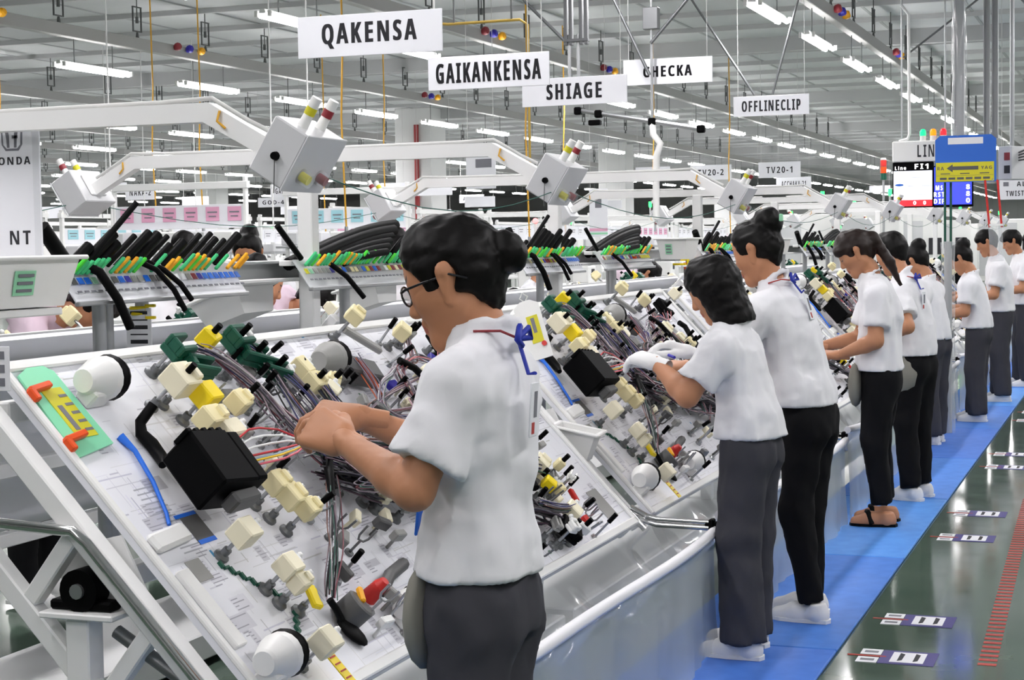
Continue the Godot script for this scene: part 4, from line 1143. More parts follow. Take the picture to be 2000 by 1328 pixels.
func middle_clutter() -> void:
	make_bin("plastic_bin", "large white plastic bin with a mint green label at the left edge", Vector3(-2.71, 1.39, -3.56), Vector3(0.38, 0.125, 0.22), PI / 2)
	make_bin("plastic_bin", "white plastic tray standing on the far frame below the clip racks", Vector3(-3.12, 1.27, -5.5), Vector3(0.2, 0.1, 0.34), 0.1, "", 0.35)
	make_bin("plastic_bin", "white plastic tray on the far frame, left of the woman's face", Vector3(-3.12, 1.27, -6.65), Vector3(0.18, 0.1, 0.3), 0.1, "", 0.3)
	make_bin("plastic_bin", "white plastic tray hung between the first two boards at hip height", Vector3(-2.02, 0.72, -6.06), Vector3(0.16, 0.11, 0.14), 0.1, "", -0.2)
	make_bin("plastic_bin", "white tub with a small green label behind the short-haired woman", Vector3(-2.75, 1.42, -10.4), Vector3(0.2, 0.13, 0.24), -0.1)
	make_bin("plastic_bin", "white tub with a small label behind the woman with the bun", Vector3(-2.75, 1.42, -13.4), Vector3(0.2, 0.12, 0.24), -0.1)
	# shelf the first bin stands on
	var o := thing("side_shelf", "white slatted shelf below the large white bin at the left edge", "shelf", Vector3(-2.78, 1.376, -3.5))
	part(MB.new().cbox(Vector3(0, 0, 0), Vector3(0.3, 0.02, 0.42), 0.003), "board", M.white_paint, o)
	for k in 3: part(MB.new().box(Vector3(0, 0.0102, -0.12 + k * 0.12), Vector3(0.29, 0.001, 0.006)), "joint", M.seam, o)
	for e in [-0.18, 0.18]: part(MB.new().cbox(Vector3(-0.1, -0.25, e), Vector3(0.03, 0.5, 0.03), 0.003), "leg", M.white_paint, o)
	# printed plate hung at the top left corner of the nearest board
	o = thing("process_card", "white process card with grey diagrams at the top left of the nearest board", "card", Vector3(-2.42, 1.27, -3.13), Basis(Vector3.UP, 0.2))
	part(MB.new().cbox(Vector3.ZERO, Vector3(0.1, 0.1, 0.003), 0.001), "sheet", M.paper, o)
	for k in 3:
		for e in [-1, 1]: part(MB.new().box(Vector3(e * 0.022, 0.03 - k * 0.03, 0.002), Vector3(0.032, 0.018, 0.001)), "print", M.grey_ink, o)
	o = thing("notice_card", "white notice card with black print clipped to the grey pole", "card", Vector3(-2.86, 1.29, -4.42), Basis(Vector3.UP, 0.2))
	part(MB.new().cbox(Vector3.ZERO, Vector3(0.08, 0.13, 0.003), 0.001), "sheet", M.paper, o)
	for k in 5: part(MB.new().box(Vector3(0.0, 0.05 - k * 0.022, 0.002), Vector3(0.055, [0.01, 0.004, 0.012, 0.004, 0.012][k], 0.001)), "print", M.ink, o)
	o = thing("clip_fork", "yellow plastic clip fork fixed on the grey pole", "clip", Vector3(-2.84, 1.355, -4.46), Basis(Vector3.UP, 0.3))
	part(MB.new().cbox(Vector3(-0.03, 0, 0.03), Vector3(0.06, 0.01, 0.012), 0.003).cbox(Vector3(-0.03, -0.018, 0.03), Vector3(0.05, 0.01, 0.012), 0.003).cbox(Vector3(0.005, 0.006, 0.03), Vector3(0.03, 0.009, 0.02), 0.002).cbox(Vector3(0.005, -0.03, 0.03), Vector3(0.03, 0.009, 0.02), 0.002).cbox(Vector3(-0.008, -0.012, 0.03), Vector3(0.009, 0.045, 0.012), 0.002), "fork", M.yellow, o)
	# far side of the line: boards and carriages turned the other way
	var turn := Basis(Vector3.UP, PI)
	var bd := get_node("jig_board_001") as Node3D
	var cr := get_node("board_carriage") as Node3D
	var ord := ["nearest", "second", "third", "fourth", "fifth"]
	for k in 5:
		var p := Vector3(2 * MID + 1.735, 0.498, -3.75 - PITCH * k - BL)
		var o1 := copy(bd, "back of the %s jig board on the far side of the line" % ord[k], p, turn * board_basis())
		tag(o1, "", "jig board", "jig boards of the far line")
		var o2 := copy(cr, "white frame behind the %s jig board on the far side" % ord[k], p, turn)
		tag(o2, "", "conveyor carriage", "far side carriages")
	# clip forks on the rail further along
	for q in [[-2.86, 1.43, -9.6, "orange", "first"], [-2.86, 1.41, -11.0, "yellow", "second"], [-2.86, 1.38, -11.3, "orange", "third"]]:
		var f := thing("clip_fork", "%s plastic clip fork under the far racks, %s from the left" % [q[3], q[4]], "clip", Vector3(q[0], q[1], q[2]))
		part(MB.new().cbox(Vector3(-0.04, 0, 0), Vector3(0.1, 0.014, 0.012), 0.003).cbox(Vector3(-0.04, -0.03, 0), Vector3(0.09, 0.014, 0.012), 0.003).cbox(Vector3(0.02, -0.015, 0), Vector3(0.016, 0.06, 0.016), 0.003).cbox(Vector3(0.045, 0.012, 0), Vector3(0.05, 0.014, 0.012), 0.003), "fork", M[q[3]], f)

# ------------------------------------------------------------------ people: smooth fields meshed as surface nets
class Field:
	var o: Vector3
	var c: float
	var nx: int
	var ny: int
	var nz: int
	var f: PackedFloat32Array
	func _init(lo: Vector3, hi: Vector3, cell: float) -> void:
		c = cell
		o = lo - Vector3.ONE * cell * 2.0
		nx = int((hi.x - lo.x) / cell) + 5
		ny = int((hi.y - lo.y) / cell) + 5
		nz = int((hi.z - lo.z) / cell) + 5
		f = PackedFloat32Array()
		f.resize(nx * ny * nz)
		f.fill(1.0)
	# tapered capsule joined smoothly; fl squeezes it across direction fa; cut gives a flat end at b
	func cap(a: Vector3, b: Vector3, ra: float, rb: float, k := 0.02, fa := Vector3.ZERO, fl := 1.0, cut := false, minus := false) -> void:
		var m := maxf(ra, rb) * maxf(1.0, fl) + k + c * 1.5
		var l := ((Vector3(minf(a.x, b.x), minf(a.y, b.y), minf(a.z, b.z)) - o - Vector3.ONE * m) / c).floor()
		var h := ((Vector3(maxf(a.x, b.x), maxf(a.y, b.y), maxf(a.z, b.z)) - o + Vector3.ONE * m) / c).ceil()
		var i0 := maxi(0, int(l.x))
		var i1 := mini(nx - 1, int(h.x))
		var j0 := maxi(0, int(l.y))
		var j1 := mini(ny - 1, int(h.y))
		var k0 := maxi(0, int(l.z))
		var k1 := mini(nz - 1, int(h.z))
		var ba := b - a
		var bb := maxf(ba.length_squared(), 1e-9)
		var w := ba / sqrt(bb)
		var dr := rb - ra
		var sq := 1.0 / fl - 1.0
		var shaped := fa != Vector3.ZERO
		var ik := 1.0 / k
		for kk in range(k0, k1 + 1):
			for j in range(j0, j1 + 1):
				var at := (kk * ny + j) * nx + i0
				var p := o + Vector3(i0, j, kk) * c
				for i in range(i0, i1 + 1):
					var pa := p - a
					var t := clampf(pa.dot(ba) / bb, 0.0, 1.0)
					var q := pa - ba * t
					if shaped: q += fa * (q.dot(fa) * sq)
					var d := q.length() - ra - dr * t
					if shaped and fl < 1.0: d *= 0.5 + 0.5 * fl
					if cut: d = maxf(d, (p - b).dot(w))
					var g := f[at]
					if minus:
						d = -d
						var e := maxf(k - absf(d - g), 0.0) * ik
						f[at] = maxf(d, g) + e * e * k * 0.25
					else:
						var e := maxf(k - absf(d - g), 0.0) * ik
						f[at] = minf(d, g) - e * e * k * 0.25
					at += 1
					p.x += c
	# upright shape of ellipses: keys are [y, cx, cz, rx, rz]
	func loft(keys: Array, k := 0.02) -> void:
		var lo_y: float = keys[0][0]
		var hi_y: float = keys[-1][0]
		for j in ny:
			var y := o.y + j * c
			var over := maxf(lo_y - y, y - hi_y)
			if over > k + c * 2.0: continue
			var s := 0
			while s < keys.size() - 2 and keys[s + 1][0] < y: s += 1
			var u := clampf((y - keys[s][0]) / (keys[s + 1][0] - keys[s][0]), 0.0, 1.0)
			u = u * u * (3.0 - 2.0 * u) * 0.5 + u * 0.5
			var cx := lerpf(keys[s][1], keys[s + 1][1], u)
			var cz := lerpf(keys[s][2], keys[s + 1][2], u)
			var rx := lerpf(keys[s][3], keys[s + 1][3], u)
			var rz := lerpf(keys[s][4], keys[s + 1][4], u)
			var rm := minf(rx, rz)
			for kk in nz:
				var z := (o.z + kk * c - cz) / rz
				if absf(z) > 1.0 + (k + 2.0 * c) / rz: continue
				var at := (kk * ny + j) * nx
				for i in nx:
					var x := (o.x + i * c - cx) / rx
					var d := (sqrt(x * x + z * z) - 1.0) * rm
					if over > 0.0: d = sqrt(maxf(d, 0.0) ** 2 + over * over) if d > 0.0 else maxf(d, over)
					var g := f[at + i]
					var e := maxf(k - absf(d - g), 0.0) / k
					f[at + i] = minf(d, g) - e * e * k * 0.25
	# keep only what lies behind the plane
	func keep(p: Vector3, n: Vector3) -> void:
		n = n.normalized()
		for kk in nz:
			for j in ny:
				var at := (kk * ny + j) * nx
				var d := (o + Vector3(0, j, kk) * c - p).dot(n)
				var st := n.x * c
				for i in nx:
					if d > f[at]: f[at] = d
					at += 1
					d += st
	func wrinkle(noise: FastNoiseLite, amp: float, sc: Vector3) -> void:
		for kk in nz:
			for j in ny:
				var at := (kk * ny + j) * nx
				for i in nx:
					if absf(f[at]) < 2.5 * c:
						f[at] += amp * noise.get_noise_3d((o.x + i * c) * sc.x, (o.y + j * c) * sc.y, (o.z + kk * c) * sc.z)
					at += 1
	# surface nets into the builder, moved by xf; paint(p) gives a colour
	func net(b: MB, xf := Transform3D(), paint = null) -> void:
		var ids := {}
		var edges := [[0, 1], [2, 3], [4, 5], [6, 7], [0, 2], [1, 3], [4, 6], [5, 7], [0, 4], [1, 5], [2, 6], [3, 7]]
		var cor := [Vector3(0, 0, 0), Vector3(1, 0, 0), Vector3(0, 1, 0), Vector3(1, 1, 0), Vector3(0, 0, 1), Vector3(1, 0, 1), Vector3(0, 1, 1), Vector3(1, 1, 1)]
		var s0 := b.v.size()
		var limit := c * 3.5
		for kk in nz - 1:
			for j in ny - 1:
				var at := (kk * ny + j) * nx
				for i in nx - 1:
					var f0 := f[at + i]
					if f0 > limit or f0 < -limit: continue
					var g := [f0, f[at + i + 1], f[at + i + nx], f[at + i + nx + 1], f[at + i + nx * ny], f[at + i + nx * ny + 1], f[at + i + nx * ny + nx], f[at + i + nx * ny + nx + 1]]
					var neg := 0
					for q in 8:
						if g[q] < 0.0: neg += 1
					if neg == 0 or neg == 8: continue
					var sum := Vector3.ZERO
					var n := 0
					for e in edges:
						var ga: float = g[e[0]]
						var gb: float = g[e[1]]
						if (ga < 0.0) != (gb < 0.0):
							var ca: Vector3 = cor[e[0]]
							sum += ca.lerp(cor[e[1]], ga / (ga - gb))
							n += 1
					var p := o + (Vector3(i, j, kk) + sum / n) * c
					if paint != null: b.col = paint.call(p)
					ids[at + i] = b.vert(xf * p, Vector3.ZERO)
		var st := [1, nx, nx * ny]
		for key: int in ids:
			for ax in 3:
				var ga := f[key]
				var gb := f[key + st[ax]]
				if (ga < 0.0) == (gb < 0.0): continue
				var u: int = st[(ax + 1) % 3]
				var w: int = st[(ax + 2) % 3]
				if not (ids.has(key - u) and ids.has(key - w) and ids.has(key - u - w)): continue
				var v0: int = ids[key]
				var v1: int = ids[key - u]
				var v2: int = ids[key - u - w]
				var v3: int = ids[key - w]
				if ga < 0.0: b.i.append_array([v0, v2, v1, v0, v3, v2])
				else: b.i.append_array([v0, v1, v2, v0, v2, v3])
				var q := (b.v[v2] - b.v[v0]).cross(b.v[v3] - b.v[v1]) * (1.0 if ga < 0.0 else -1.0)
				for vv in [v0, v1, v2, v3]: b.n[vv] += q
		for q in range(s0, b.v.size()): b.n[q] = b.n[q].normalized() if b.n[q].length_squared() > 0 else Vector3.UP
		b.col = Color(1, 1, 1)

const SKIN := Color(0.5, 0.235, 0.128)      # linear
const LIP := Color(0.4, 0.13, 0.1)
var fine := FastNoiseLite.new()

# head with the face towards -x; origin between the ears
func head_into(b: MB, xf: Transform3D, cell: float) -> void:
	var F := Field.new(Vector3(-0.125, -0.13, -0.1), Vector3(0.115, 0.135, 0.1), cell)
	var Z := Vector3(0, 0, 1)
	F.cap(Vector3(-0.012, 0.035, 0), Vector3(0.026, 0.03, 0), 0.084, 0.083, 0.02, Z, 0.88)
	F.cap(Vector3(-0.04, 0.045, 0), Vector3(-0.036, -0.03, 0), 0.05, 0.05, 0.03, Z, 1.12)
	F.cap(Vector3(-0.036, -0.03, 0), Vector3(-0.052, -0.083, 0), 0.05, 0.026, 0.02, Z, 1.02)
	F.cap(Vector3(-0.066, -0.094, 0), Vector3(-0.064, -0.094, 0), 0.017, 0.017, 0.02, Z, 1.15)
	for s in [-1.0, 1.0]:
		F.cap(Vector3(-0.055, -0.085, s * 0.012), Vector3(0.012, -0.045, s * 0.05), 0.02, 0.02, 0.03)
		F.cap(Vector3(-0.058, -0.012, s * 0.038), Vector3(-0.02, -0.02, s * 0.052), 0.025, 0.02, 0.03)
		F.cap(Vector3(-0.083, 0.028, s * 0.012), Vector3(-0.07, 0.026, s * 0.044), 0.010, 0.011, 0.015)
		F.cap(Vector3(-0.077, 0.008, s * 0.03), Vector3(-0.075, 0.008, s * 0.034), 0.012, 0.012, 0.006)
		F.cap(Vector3(-0.092, -0.03, s * 0.009), Vector3(-0.096, -0.031, s * 0.008), 0.0075, 0.0075, 0.008)
		# ear
		F.cap(Vector3(0.012, 0.024, s * 0.083), Vector3(0.002, -0.026, s * 0.076), 0.022, 0.012, 0.006, Vector3(0.45, 0, s).normalized(), 0.4)
		F.cap(Vector3(0.004, 0.01, s * 0.096), Vector3(0.0, -0.006, s * 0.094), 0.010, 0.007, 0.004, Vector3.ZERO, 1.0, false, true)
	F.cap(Vector3(-0.087, 0.016, 0), Vector3(-0.107, -0.026, 0), 0.0085, 0.0115, 0.012)
	F.cap(Vector3(-0.086, -0.053, -0.014), Vector3(-0.086, -0.053, 0.014), 0.009, 0.009, 0.008)
	F.cap(Vector3(-0.084, -0.066, -0.011), Vector3(-0.084, -0.066, 0.011), 0.0095, 0.0095, 0.006)
	F.cap(Vector3(0.022, -0.03, 0), Vector3(0.035, -0.16, 0), 0.052, 0.05, 0.03)
	F.net(b, xf, func(p: Vector3) -> Color:
		if p.x < -0.078 and absf(p.y + 0.06) < 0.0115 and absf(p.z) < 0.022: return LIP
		if p.x < -0.066 and absf(p.y - 0.034 - 0.08 * absf(absf(p.z) - 0.02)) < 0.0045 and absf(absf(p.z) - 0.031) < 0.018: return Color(0.05, 0.035, 0.03)
		if p.x < -0.07 and absf(p.y - 0.003) < 0.0034 and absf(absf(p.z) - 0.031) < 0.014: return Color(0.03, 0.02, 0.02)
		return SKIN)

# hand: wrist at the origin, fingers along -x, back of the hand +y; s = +1 puts the thumb at -z
func hand_into(b: MB, xf: Transform3D, cell: float, s: float, curl: float, thick := 0.0, col := SKIN) -> void:
	var F := Field.new(Vector3(-0.2, -0.12, -0.075), Vector3(0.05, 0.045, 0.075), cell)
	F.cap(Vector3(0.045, 0, 0), Vector3(-0.01, 0, 0), 0.024 + thick, 0.026 + thick, 0.015, Vector3(0, 1, 0), 0.86)
	for q in 4:
		var z := (-0.0315 + 0.021 * q) * s
		F.cap(Vector3(-0.01, 0, z * 0.6), Vector3(-0.082 + 0.004 * absf(q - 1.0), 0.002, z), 0.017 + thick, 0.0135 + thick, 0.014)
	var lens := [0.072, 0.08, 0.074, 0.058]
	for q in 4:
		var z := (-0.0315 + 0.021 * q) * s
		var p := Vector3(-0.08 + 0.004 * absf(q - 1.0), 0.0, z)
		var a := curl * (0.55 + 0.08 * q)
		var r := (0.0093 if q < 3 else 0.008) + thick
		for seg in 3:
			var l: float = lens[q] * [0.45, 0.32, 0.25][seg]
			var e := p + Vector3(-cos(a), -sin(a), (z * 0.15)) * l
			F.cap(p, e, r, r * 0.93, 0.002)
			p = e
			r *= 0.93
			a += curl * [0.85, 0.6, 0.5][seg]
	var t := Vector3(-0.018, -0.008, -0.026 * s)
	for e in [[Vector3(-0.035, -0.018, -0.02 * s), 0.016, 0.0135], [Vector3(-0.032, -0.012, -0.004 * s), 0.0125, 0.0105], [Vector3(-0.024, -0.006, 0.004 * s), 0.0105, 0.009]]:
		F.cap(t, t + e[0], e[1] + thick, e[2] + thick, 0.006)
		t += e[0]
	F.net(b, xf, func(_p: Vector3) -> Color: return col)

# frame that points -x along dir with +y near up
func aim(dir: Vector3, up: Vector3, at: Vector3) -> Transform3D:
	var x := -dir.normalized()
	var z := x.cross(up).normalized()
	return Transform3D(Basis(x, z.cross(x).normalized(), z), at)

# d: joints in the person's own frame (facing -x, +z is the left side), see people()
func make_person(d: Dictionary) -> Node3D:
	var o := thing("person", d.label, "person", d.at, Basis(Vector3.UP, d.get("turn", 0.0)), d.get("group", ""))
	var q: float = d.get("q", 1.0)         # coarseness
	fine.frequency = 1.0
	fine.fractal_octaves = 2
	fine.seed = d.get("seed", 1)
	var hd: Transform3D = d.head
	# ---- skin: head, neck, arms and hands in one mesh
	var b := MB.new()
	head_into(b, hd, 0.0042 * q)
	var lo := Vector3.INF
	var hi := -Vector3.INF
	for s in ["l", "r"]:
		for j in [d[s][0], d[s][1], d[s][2]]:
			lo = lo.min(j)
			hi = hi.max(j)
	var nb: Vector3 = d.neck
	var nt: Vector3 = hd * Vector3(0.03, -0.1, 0)
	lo = lo.min(nb).min(nt)
	hi = hi.max(nb).max(nt)
	var F := Field.new(lo - Vector3.ONE * 0.07, hi + Vector3.ONE * 0.07, 0.0085 * q)
	F.cap(nb - Vector3(0, 0.05, 0), nt, 0.056, 0.048, 0.03)
	var fat: float = d.get("arm", 1.0)
	for s in ["l", "r"]:
		var A: Array = d[s]
		F.cap(A[0], A[1], 0.047 * fat, 0.04 * fat, 0.02)
		var mid: Vector3 = A[1].lerp(A[2], 0.28)
		F.cap(A[1], mid, 0.039 * fat, 0.042 * fat, 0.02)
		F.cap(mid, A[2], 0.042 * fat, 0.0235, 0.012)
		var hx0 := aim(A[4], A[3], A[2])
		F.cap(A[2], hx0 * Vector3(-0.03, 0, 0), 0.0225, 0.016, 0.02)
		F.cap(nb + Vector3(0, -0.06, 0), A[0], 0.05, 0.05, 0.02)
	F.net(b, Transform3D(), func(_p: Vector3) -> Color: return SKIN)
	var glove := MB.new()
	for s in ["l", "r"]:
		var A: Array = d[s]
		var hx := aim(A[4], A[3], A[2]).scaled_local(Vector3.ONE * 1.06)
		if d.get("gloves", false): hand_into(glove, hx, 0.0042 * q, 1.0 if s == "l" else -1.0, A[5], 0.003, Color(1, 1, 1))
		else: hand_into(b, hx, 0.0036 * q, 1.0 if s == "l" else -1.0, A[5])
	part(b, "body", M.skin, o)
	if glove.v.size(): part(glove, "gloves", M.glove, o)
	# ---- shirt
	var keys: Array = d.torso
	var lo2 := Vector3(9, keys[0][0], 9)
	var hi2 := Vector3(-9, keys[-1][0] + 0.05, -9)
	for k in keys:
		lo2.x = minf(lo2.x, k[1] - k[3]); hi2.x = maxf(hi2.x, k[1] + k[3])
		lo2.z = minf(lo2.z, k[2] - k[4]); hi2.z = maxf(hi2.z, k[2] + k[4])
	var ends := {}
	for s in ["l", "r"]:
		var A: Array = d[s]
		var e: Vector3 = A[0].lerp(A[1], d.get("sleeve", 0.7))
		ends[s] = e
		lo2 = lo2.min(e - Vector3.ONE * 0.09).min(A[0] - Vector3.ONE * 0.09)
		hi2 = hi2.max(e + Vector3.ONE * 0.09).max(A[0] + Vector3.ONE * 0.09)
	hi2.y = maxf(hi2.y, nb.y + 0.06)
	F = Field.new(lo2, hi2, 0.0095 * q)
	F.loft(keys, 0.03)
	for s in ["l", "r"]:
		var A: Array = d[s]
		F.cap(A[0] + (nb - A[0]) * 0.35, A[0], 0.06, 0.064, 0.05)
		F.cap(A[0], ends[s], 0.062, 0.075, 0.03, Vector3.ZERO, 1.0, true)
	F.cap(nb - Vector3(0, 0.06, 0), nb + (nt - nb).normalized() * 0.035, 0.075, 0.06, 0.035, Vector3.ZERO, 1.0, true)
	var ax := (nt - nb).normalized()
	var cu := ax.cross(Vector3(0, 0, 1)).normalized()
	var ring := []
	for k in 13: ring.append(nb + ax * (0.024 + 0.014 * cos(TAU * k / 12.0)) + (cu * cos(TAU * k / 12.0) * 1.05 + ax.cross(cu) * sin(TAU * k / 12.0)) * 0.058)
	for k in 12: F.cap(ring[k], ring[k + 1], 0.0125, 0.0125, 0.008)
	F.wrinkle(fine, 0.013, Vector3(11, 4, 11))
	F.wrinkle(fine, 0.0035, Vector3(9, 22, 12))
	F.keep(Vector3(0, keys[0][0] + 0.012, 0), Vector3(d.get("hem_tip", 0.0), -1, 0))
	b = MB.new()
	F.net(b)
	part(b, "shirt", d.get("shirt", M.shirt_white), o)
	# ---- trousers
	if d.has("hip"):
		var hp: Vector3 = d.hip
		var L: Dictionary = d.legs
		F = Field.new(Vector3(hp.x - 0.3, 0.03, hp.z - 0.26), Vector3(hp.x + 0.3, hp.y + 0.14, hp.z + 0.26), 0.0125 * q)
		F.loft([[hp.y - 0.09, hp.x, hp.z, 0.1 * d.get("wide", 1.0), 0.135 * d.get("wide", 1.0)], [hp.y, hp.x, hp.z, 0.1 * d.get("wide", 1.0), 0.14 * d.get("wide", 1.0)], [hp.y + 0.1, hp.x, hp.z, 0.085, 0.12]], 0.05)
		F.cap(hp + Vector3(0.025, -0.06, 0.055), hp + Vector3(0.026, -0.09, 0.055), 0.07, 0.07, 0.04)
		F.cap(hp + Vector3(0.025, -0.06, -0.055), hp + Vector3(0.026, -0.09, -0.055), 0.07, 0.07, 0.04)
		var w: Array = d.get("leg_r", [0.082, 0.064, 0.06])
		for s in ["l", "r"]:
			var a: Array = L[s]
			F.cap(hp + Vector3(0, -0.05, 0.068 if s == "l" else -0.068), a[0], w[0], w[1], 0.03)
			F.cap(a[0], a[1], w[1], w[2], 0.03, Vector3.ZERO, 1.0, true)
		F.wrinkle(fine, 0.01, Vector3(14, 7, 14))
		b = MB.new()
		F.net(b)
		part(b, "trousers", d.trousers, o)
		# ankles and shoes
		for s in ["l", "r"]:
			var a: Array = L[s]
			var an: Vector3 = a[1]
			var sf := Field.new(Vector3(an.x - 0.2, 0.0, an.z - 0.07), Vector3(an.x + 0.09, 0.13, an.z + 0.07), 0.007 * q)
			sf.cap(Vector3(an.x + 0.03, 0.045, an.z), Vector3(an.x - 0.06, 0.045, an.z), 0.044, 0.046, 0.02, Vector3(0, 0, 1), 0.8)
			sf.cap(Vector3(an.x - 0.06, 0.04, an.z), Vector3(an.x - 0.135, 0.032, an.z), 0.046, 0.034, 0.02, Vector3(0, 0, 1), 0.95)
			sf.cap(Vector3(an.x + 0.02, 0.05, an.z), Vector3(an.x + 0.02, 0.09, an.z), 0.04, 0.037, 0.02, Vector3.ZERO, 1.0, true)
			sf.keep(Vector3(0, 0.018, 0), Vector3(0, -1, 0))
			b = MB.new()
			var skin_shoe: bool = d.get("slippers", false)
			sf.net(b, Transform3D(), func(_p: Vector3) -> Color: return SKIN)
			var sh := part(b, "foot" if skin_shoe else "shoe", M.skin if skin_shoe else M.shoe_white, o)
			part(MB.new().plate(PackedVector2Array([Vector2(0.07, -0.03), Vector2(0.08, 0.0), Vector2(0.07, 0.03), Vector2(-0.05, 0.044), Vector2(-0.12, 0.042), Vector2(-0.16, 0.025), Vector2(-0.172, 0.0), Vector2(-0.16, -0.025), Vector2(-0.12, -0.042), Vector2(-0.05, -0.044)]), Vector3(an.x, 0.015, an.z), Basis(Vector3.RIGHT, -PI / 2), 0.0, 0.014), "sole", M.black_rubber if skin_shoe else M.shoe_white, sh)
			if skin_shoe: part(MB.new().tube([Vector3(an.x - 0.05, 0.03, an.z + 0.045), Vector3(an.x - 0.07, 0.085, an.z + 0.02), Vector3(an.x - 0.08, 0.09, an.z), Vector3(an.x - 0.07, 0.085, an.z - 0.02), Vector3(an.x - 0.05, 0.03, an.z - 0.045)], 0.014, 8), "strap", M.black_rubber, sh)
	# ---- hair
	b = MB.new()
	F = Field.new(Vector3(-0.13, -0.26, -0.15), Vector3(0.24, 0.2, 0.15), 0.0065 * q)
	var Zv := Vector3(0, 0, 1)
	var style: String = d.hair
	F.cap(Vector3(-0.012, 0.045, 0), Vector3(0.032, 0.035, 0), 0.094, 0.094, 0.02, Zv, 0.92)
	F.cap(Vector3(0.04, 0.0, 0), Vector3(0.045, -0.03, 0), 0.072, 0.05, 0.03)
	if style == "bob":
		F.cap(Vector3(0.015, 0.0, 0), Vector3(0.02, -0.12, 0), 0.1, 0.09, 0.03)
		F.keep(Vector3(0, -0.14, 0), Vector3(-0.25, -1, 0))
		F.cap(Vector3(-0.11, -0.02, 0), Vector3(-0.12, -0.14, 0), 0.062, 0.075, 0.02, Vector3.ZERO, 1.0, false, true)
	else:
		# face and the ears stay free
		F.cap(Vector3(-0.115, 0.0, 0), Vector3(-0.1, -0.12, 0), 0.078, 0.085, 0.015, Zv, 1.3, false, true)
		F.cap(Vector3(0.0, -0.085, -0.12), Vector3(0.0, -0.085, 0.12), 0.07, 0.07, 0.012, Vector3.ZERO, 1.0, false, true)
		for s in [-1.0, 1.0]: F.cap(Vector3(0.008, 0.01, s * 0.105), Vector3(0.004, -0.02, s * 0.105), 0.036, 0.034, 0.006, Vector3.ZERO, 1.0, false, true)
		if style == "fringe" or style == "tail_fringe": F.cap(Vector3(-0.085, 0.055, -0.05), Vector3(-0.085, 0.055, 0.05), 0.03, 0.03, 0.02)
		if style == "bun_low":
			F.cap(Vector3(0.095, 0.04, 0), Vector3(0.11, 0.03, 0), 0.03, 0.026, 0.012)
			F.cap(Vector3(0.132, 0.032, 0), Vector3(0.136, 0.022, 0.0), 0.038, 0.037, 0.008)
		elif style == "bun_high":
			F.cap(Vector3(0.075, 0.105, 0), Vector3(0.095, 0.105, 0), 0.056, 0.058, 0.008)
		elif style.begins_with("tail"):
			F.cap(Vector3(0.1, 0.06, 0), Vector3(0.135, 0.03, 0), 0.03, 0.034, 0.02)
			F.cap(Vector3(0.135, 0.03, 0), Vector3(0.15, -0.12, 0), 0.036, 0.03, 0.02)
			F.cap(Vector3(0.15, -0.12, 0), Vector3(0.14, -0.25, 0), 0.03, 0.012, 0.02)
	F.wrinkle(fine, 0.006, Vector3(14, 30, 30))
	F.net(b, hd)
	part(b, "hair", d.get("hair_m", M.hair_black), o)
	return o

func lanyard(o: Node3D, pts: Array, card: Vector3, dir: Basis, m: Material, knot := true) -> void:
	var l := part(MB.new().tube(pts, 0.0055, 6, 0.5), "lanyard", m, o)
	if knot:
		var k: Vector3 = pts[-1]
		part(MB.new().tube([k, k + dir * Vector3(-0.02, 0.025, 0.01), k + dir * Vector3(-0.035, 0.0, 0.012), k + dir * Vector3(-0.01, -0.012, 0.012), k, k + dir * Vector3(0.025, 0.02, 0.012), k + dir * Vector3(0.04, 0.0, 0.012), k], 0.0065, 6), "bow", M.lanyard_blue, l)
		part(MB.new().tube([k, k.lerp(card, 0.5) + dir * Vector3(0, 0, 0.006), card + dir * Vector3(0, 0.07, 0)], 0.006, 6, 0.6), "strap", M.lanyard_blue, l)
	var c := part(MB.new().cbox(card, Vector3(0.04, 0.105, 0.004), 0.0015, dir), "name_card", M.sign_white, o)
	part(MB.new().box(card + dir * Vector3(0.004, 0.01, 0.0026), Vector3(0.016, 0.05, 0.0008), dir), "print", M.grey_ink, c)
	part(MB.new().box(card + dir * Vector3(-0.006, -0.035, 0.0026), Vector3(0.014, 0.022, 0.0008), dir), "red_print", M.tape_red, c)

func people_materials() -> void:
	var s := mat("skin", Color(1, 1, 1), 0.5, 0.0, 0.4)
	s.vertex_color_use_as_albedo = true
	mat("shirt_white", rgb(232, 232, 236), 0.85, 0.0, 0.3)
	mat("shirt_pink", rgb(228, 206, 220), 0.85, 0.0, 0.3)
	mat("trousers_grey", rgb(64, 64, 70), 0.85, 0.0, 0.3)
	mat("trousers_black", rgb(16, 16, 19), 0.85, 0.0, 0.3)
	mat("hair_black", rgb(12, 10, 10), 0.5, 0.0, 0.3)
	mat("hair_brown", rgb(34, 22, 18), 0.5, 0.0, 0.4)
	mat("glove", rgb(236, 236, 236), 0.8)
	mat("shoe_white", rgb(226, 226, 226), 0.6)
	mat("apron_grey", rgb(136, 134, 126), 0.8)
	mat("glasses_frame", rgb(14, 16, 22), 0.3)
	mat("bracelet", rgb(226, 90, 30), 0.5)

func head_xf(at: Vector3, pitch: float, yaw := 0.0, roll := 0.0, sc := 1.0) -> Transform3D:
	# pitch > 0 bows the head towards -x, yaw turns it
	return Transform3D((Basis(Vector3.UP, yaw) * Basis(Vector3(0, 0, 1), pitch) * Basis(Vector3(1, 0, 0), roll)) * Basis.from_scale(Vector3(0.88, 1.0, 0.96) * sc), at)

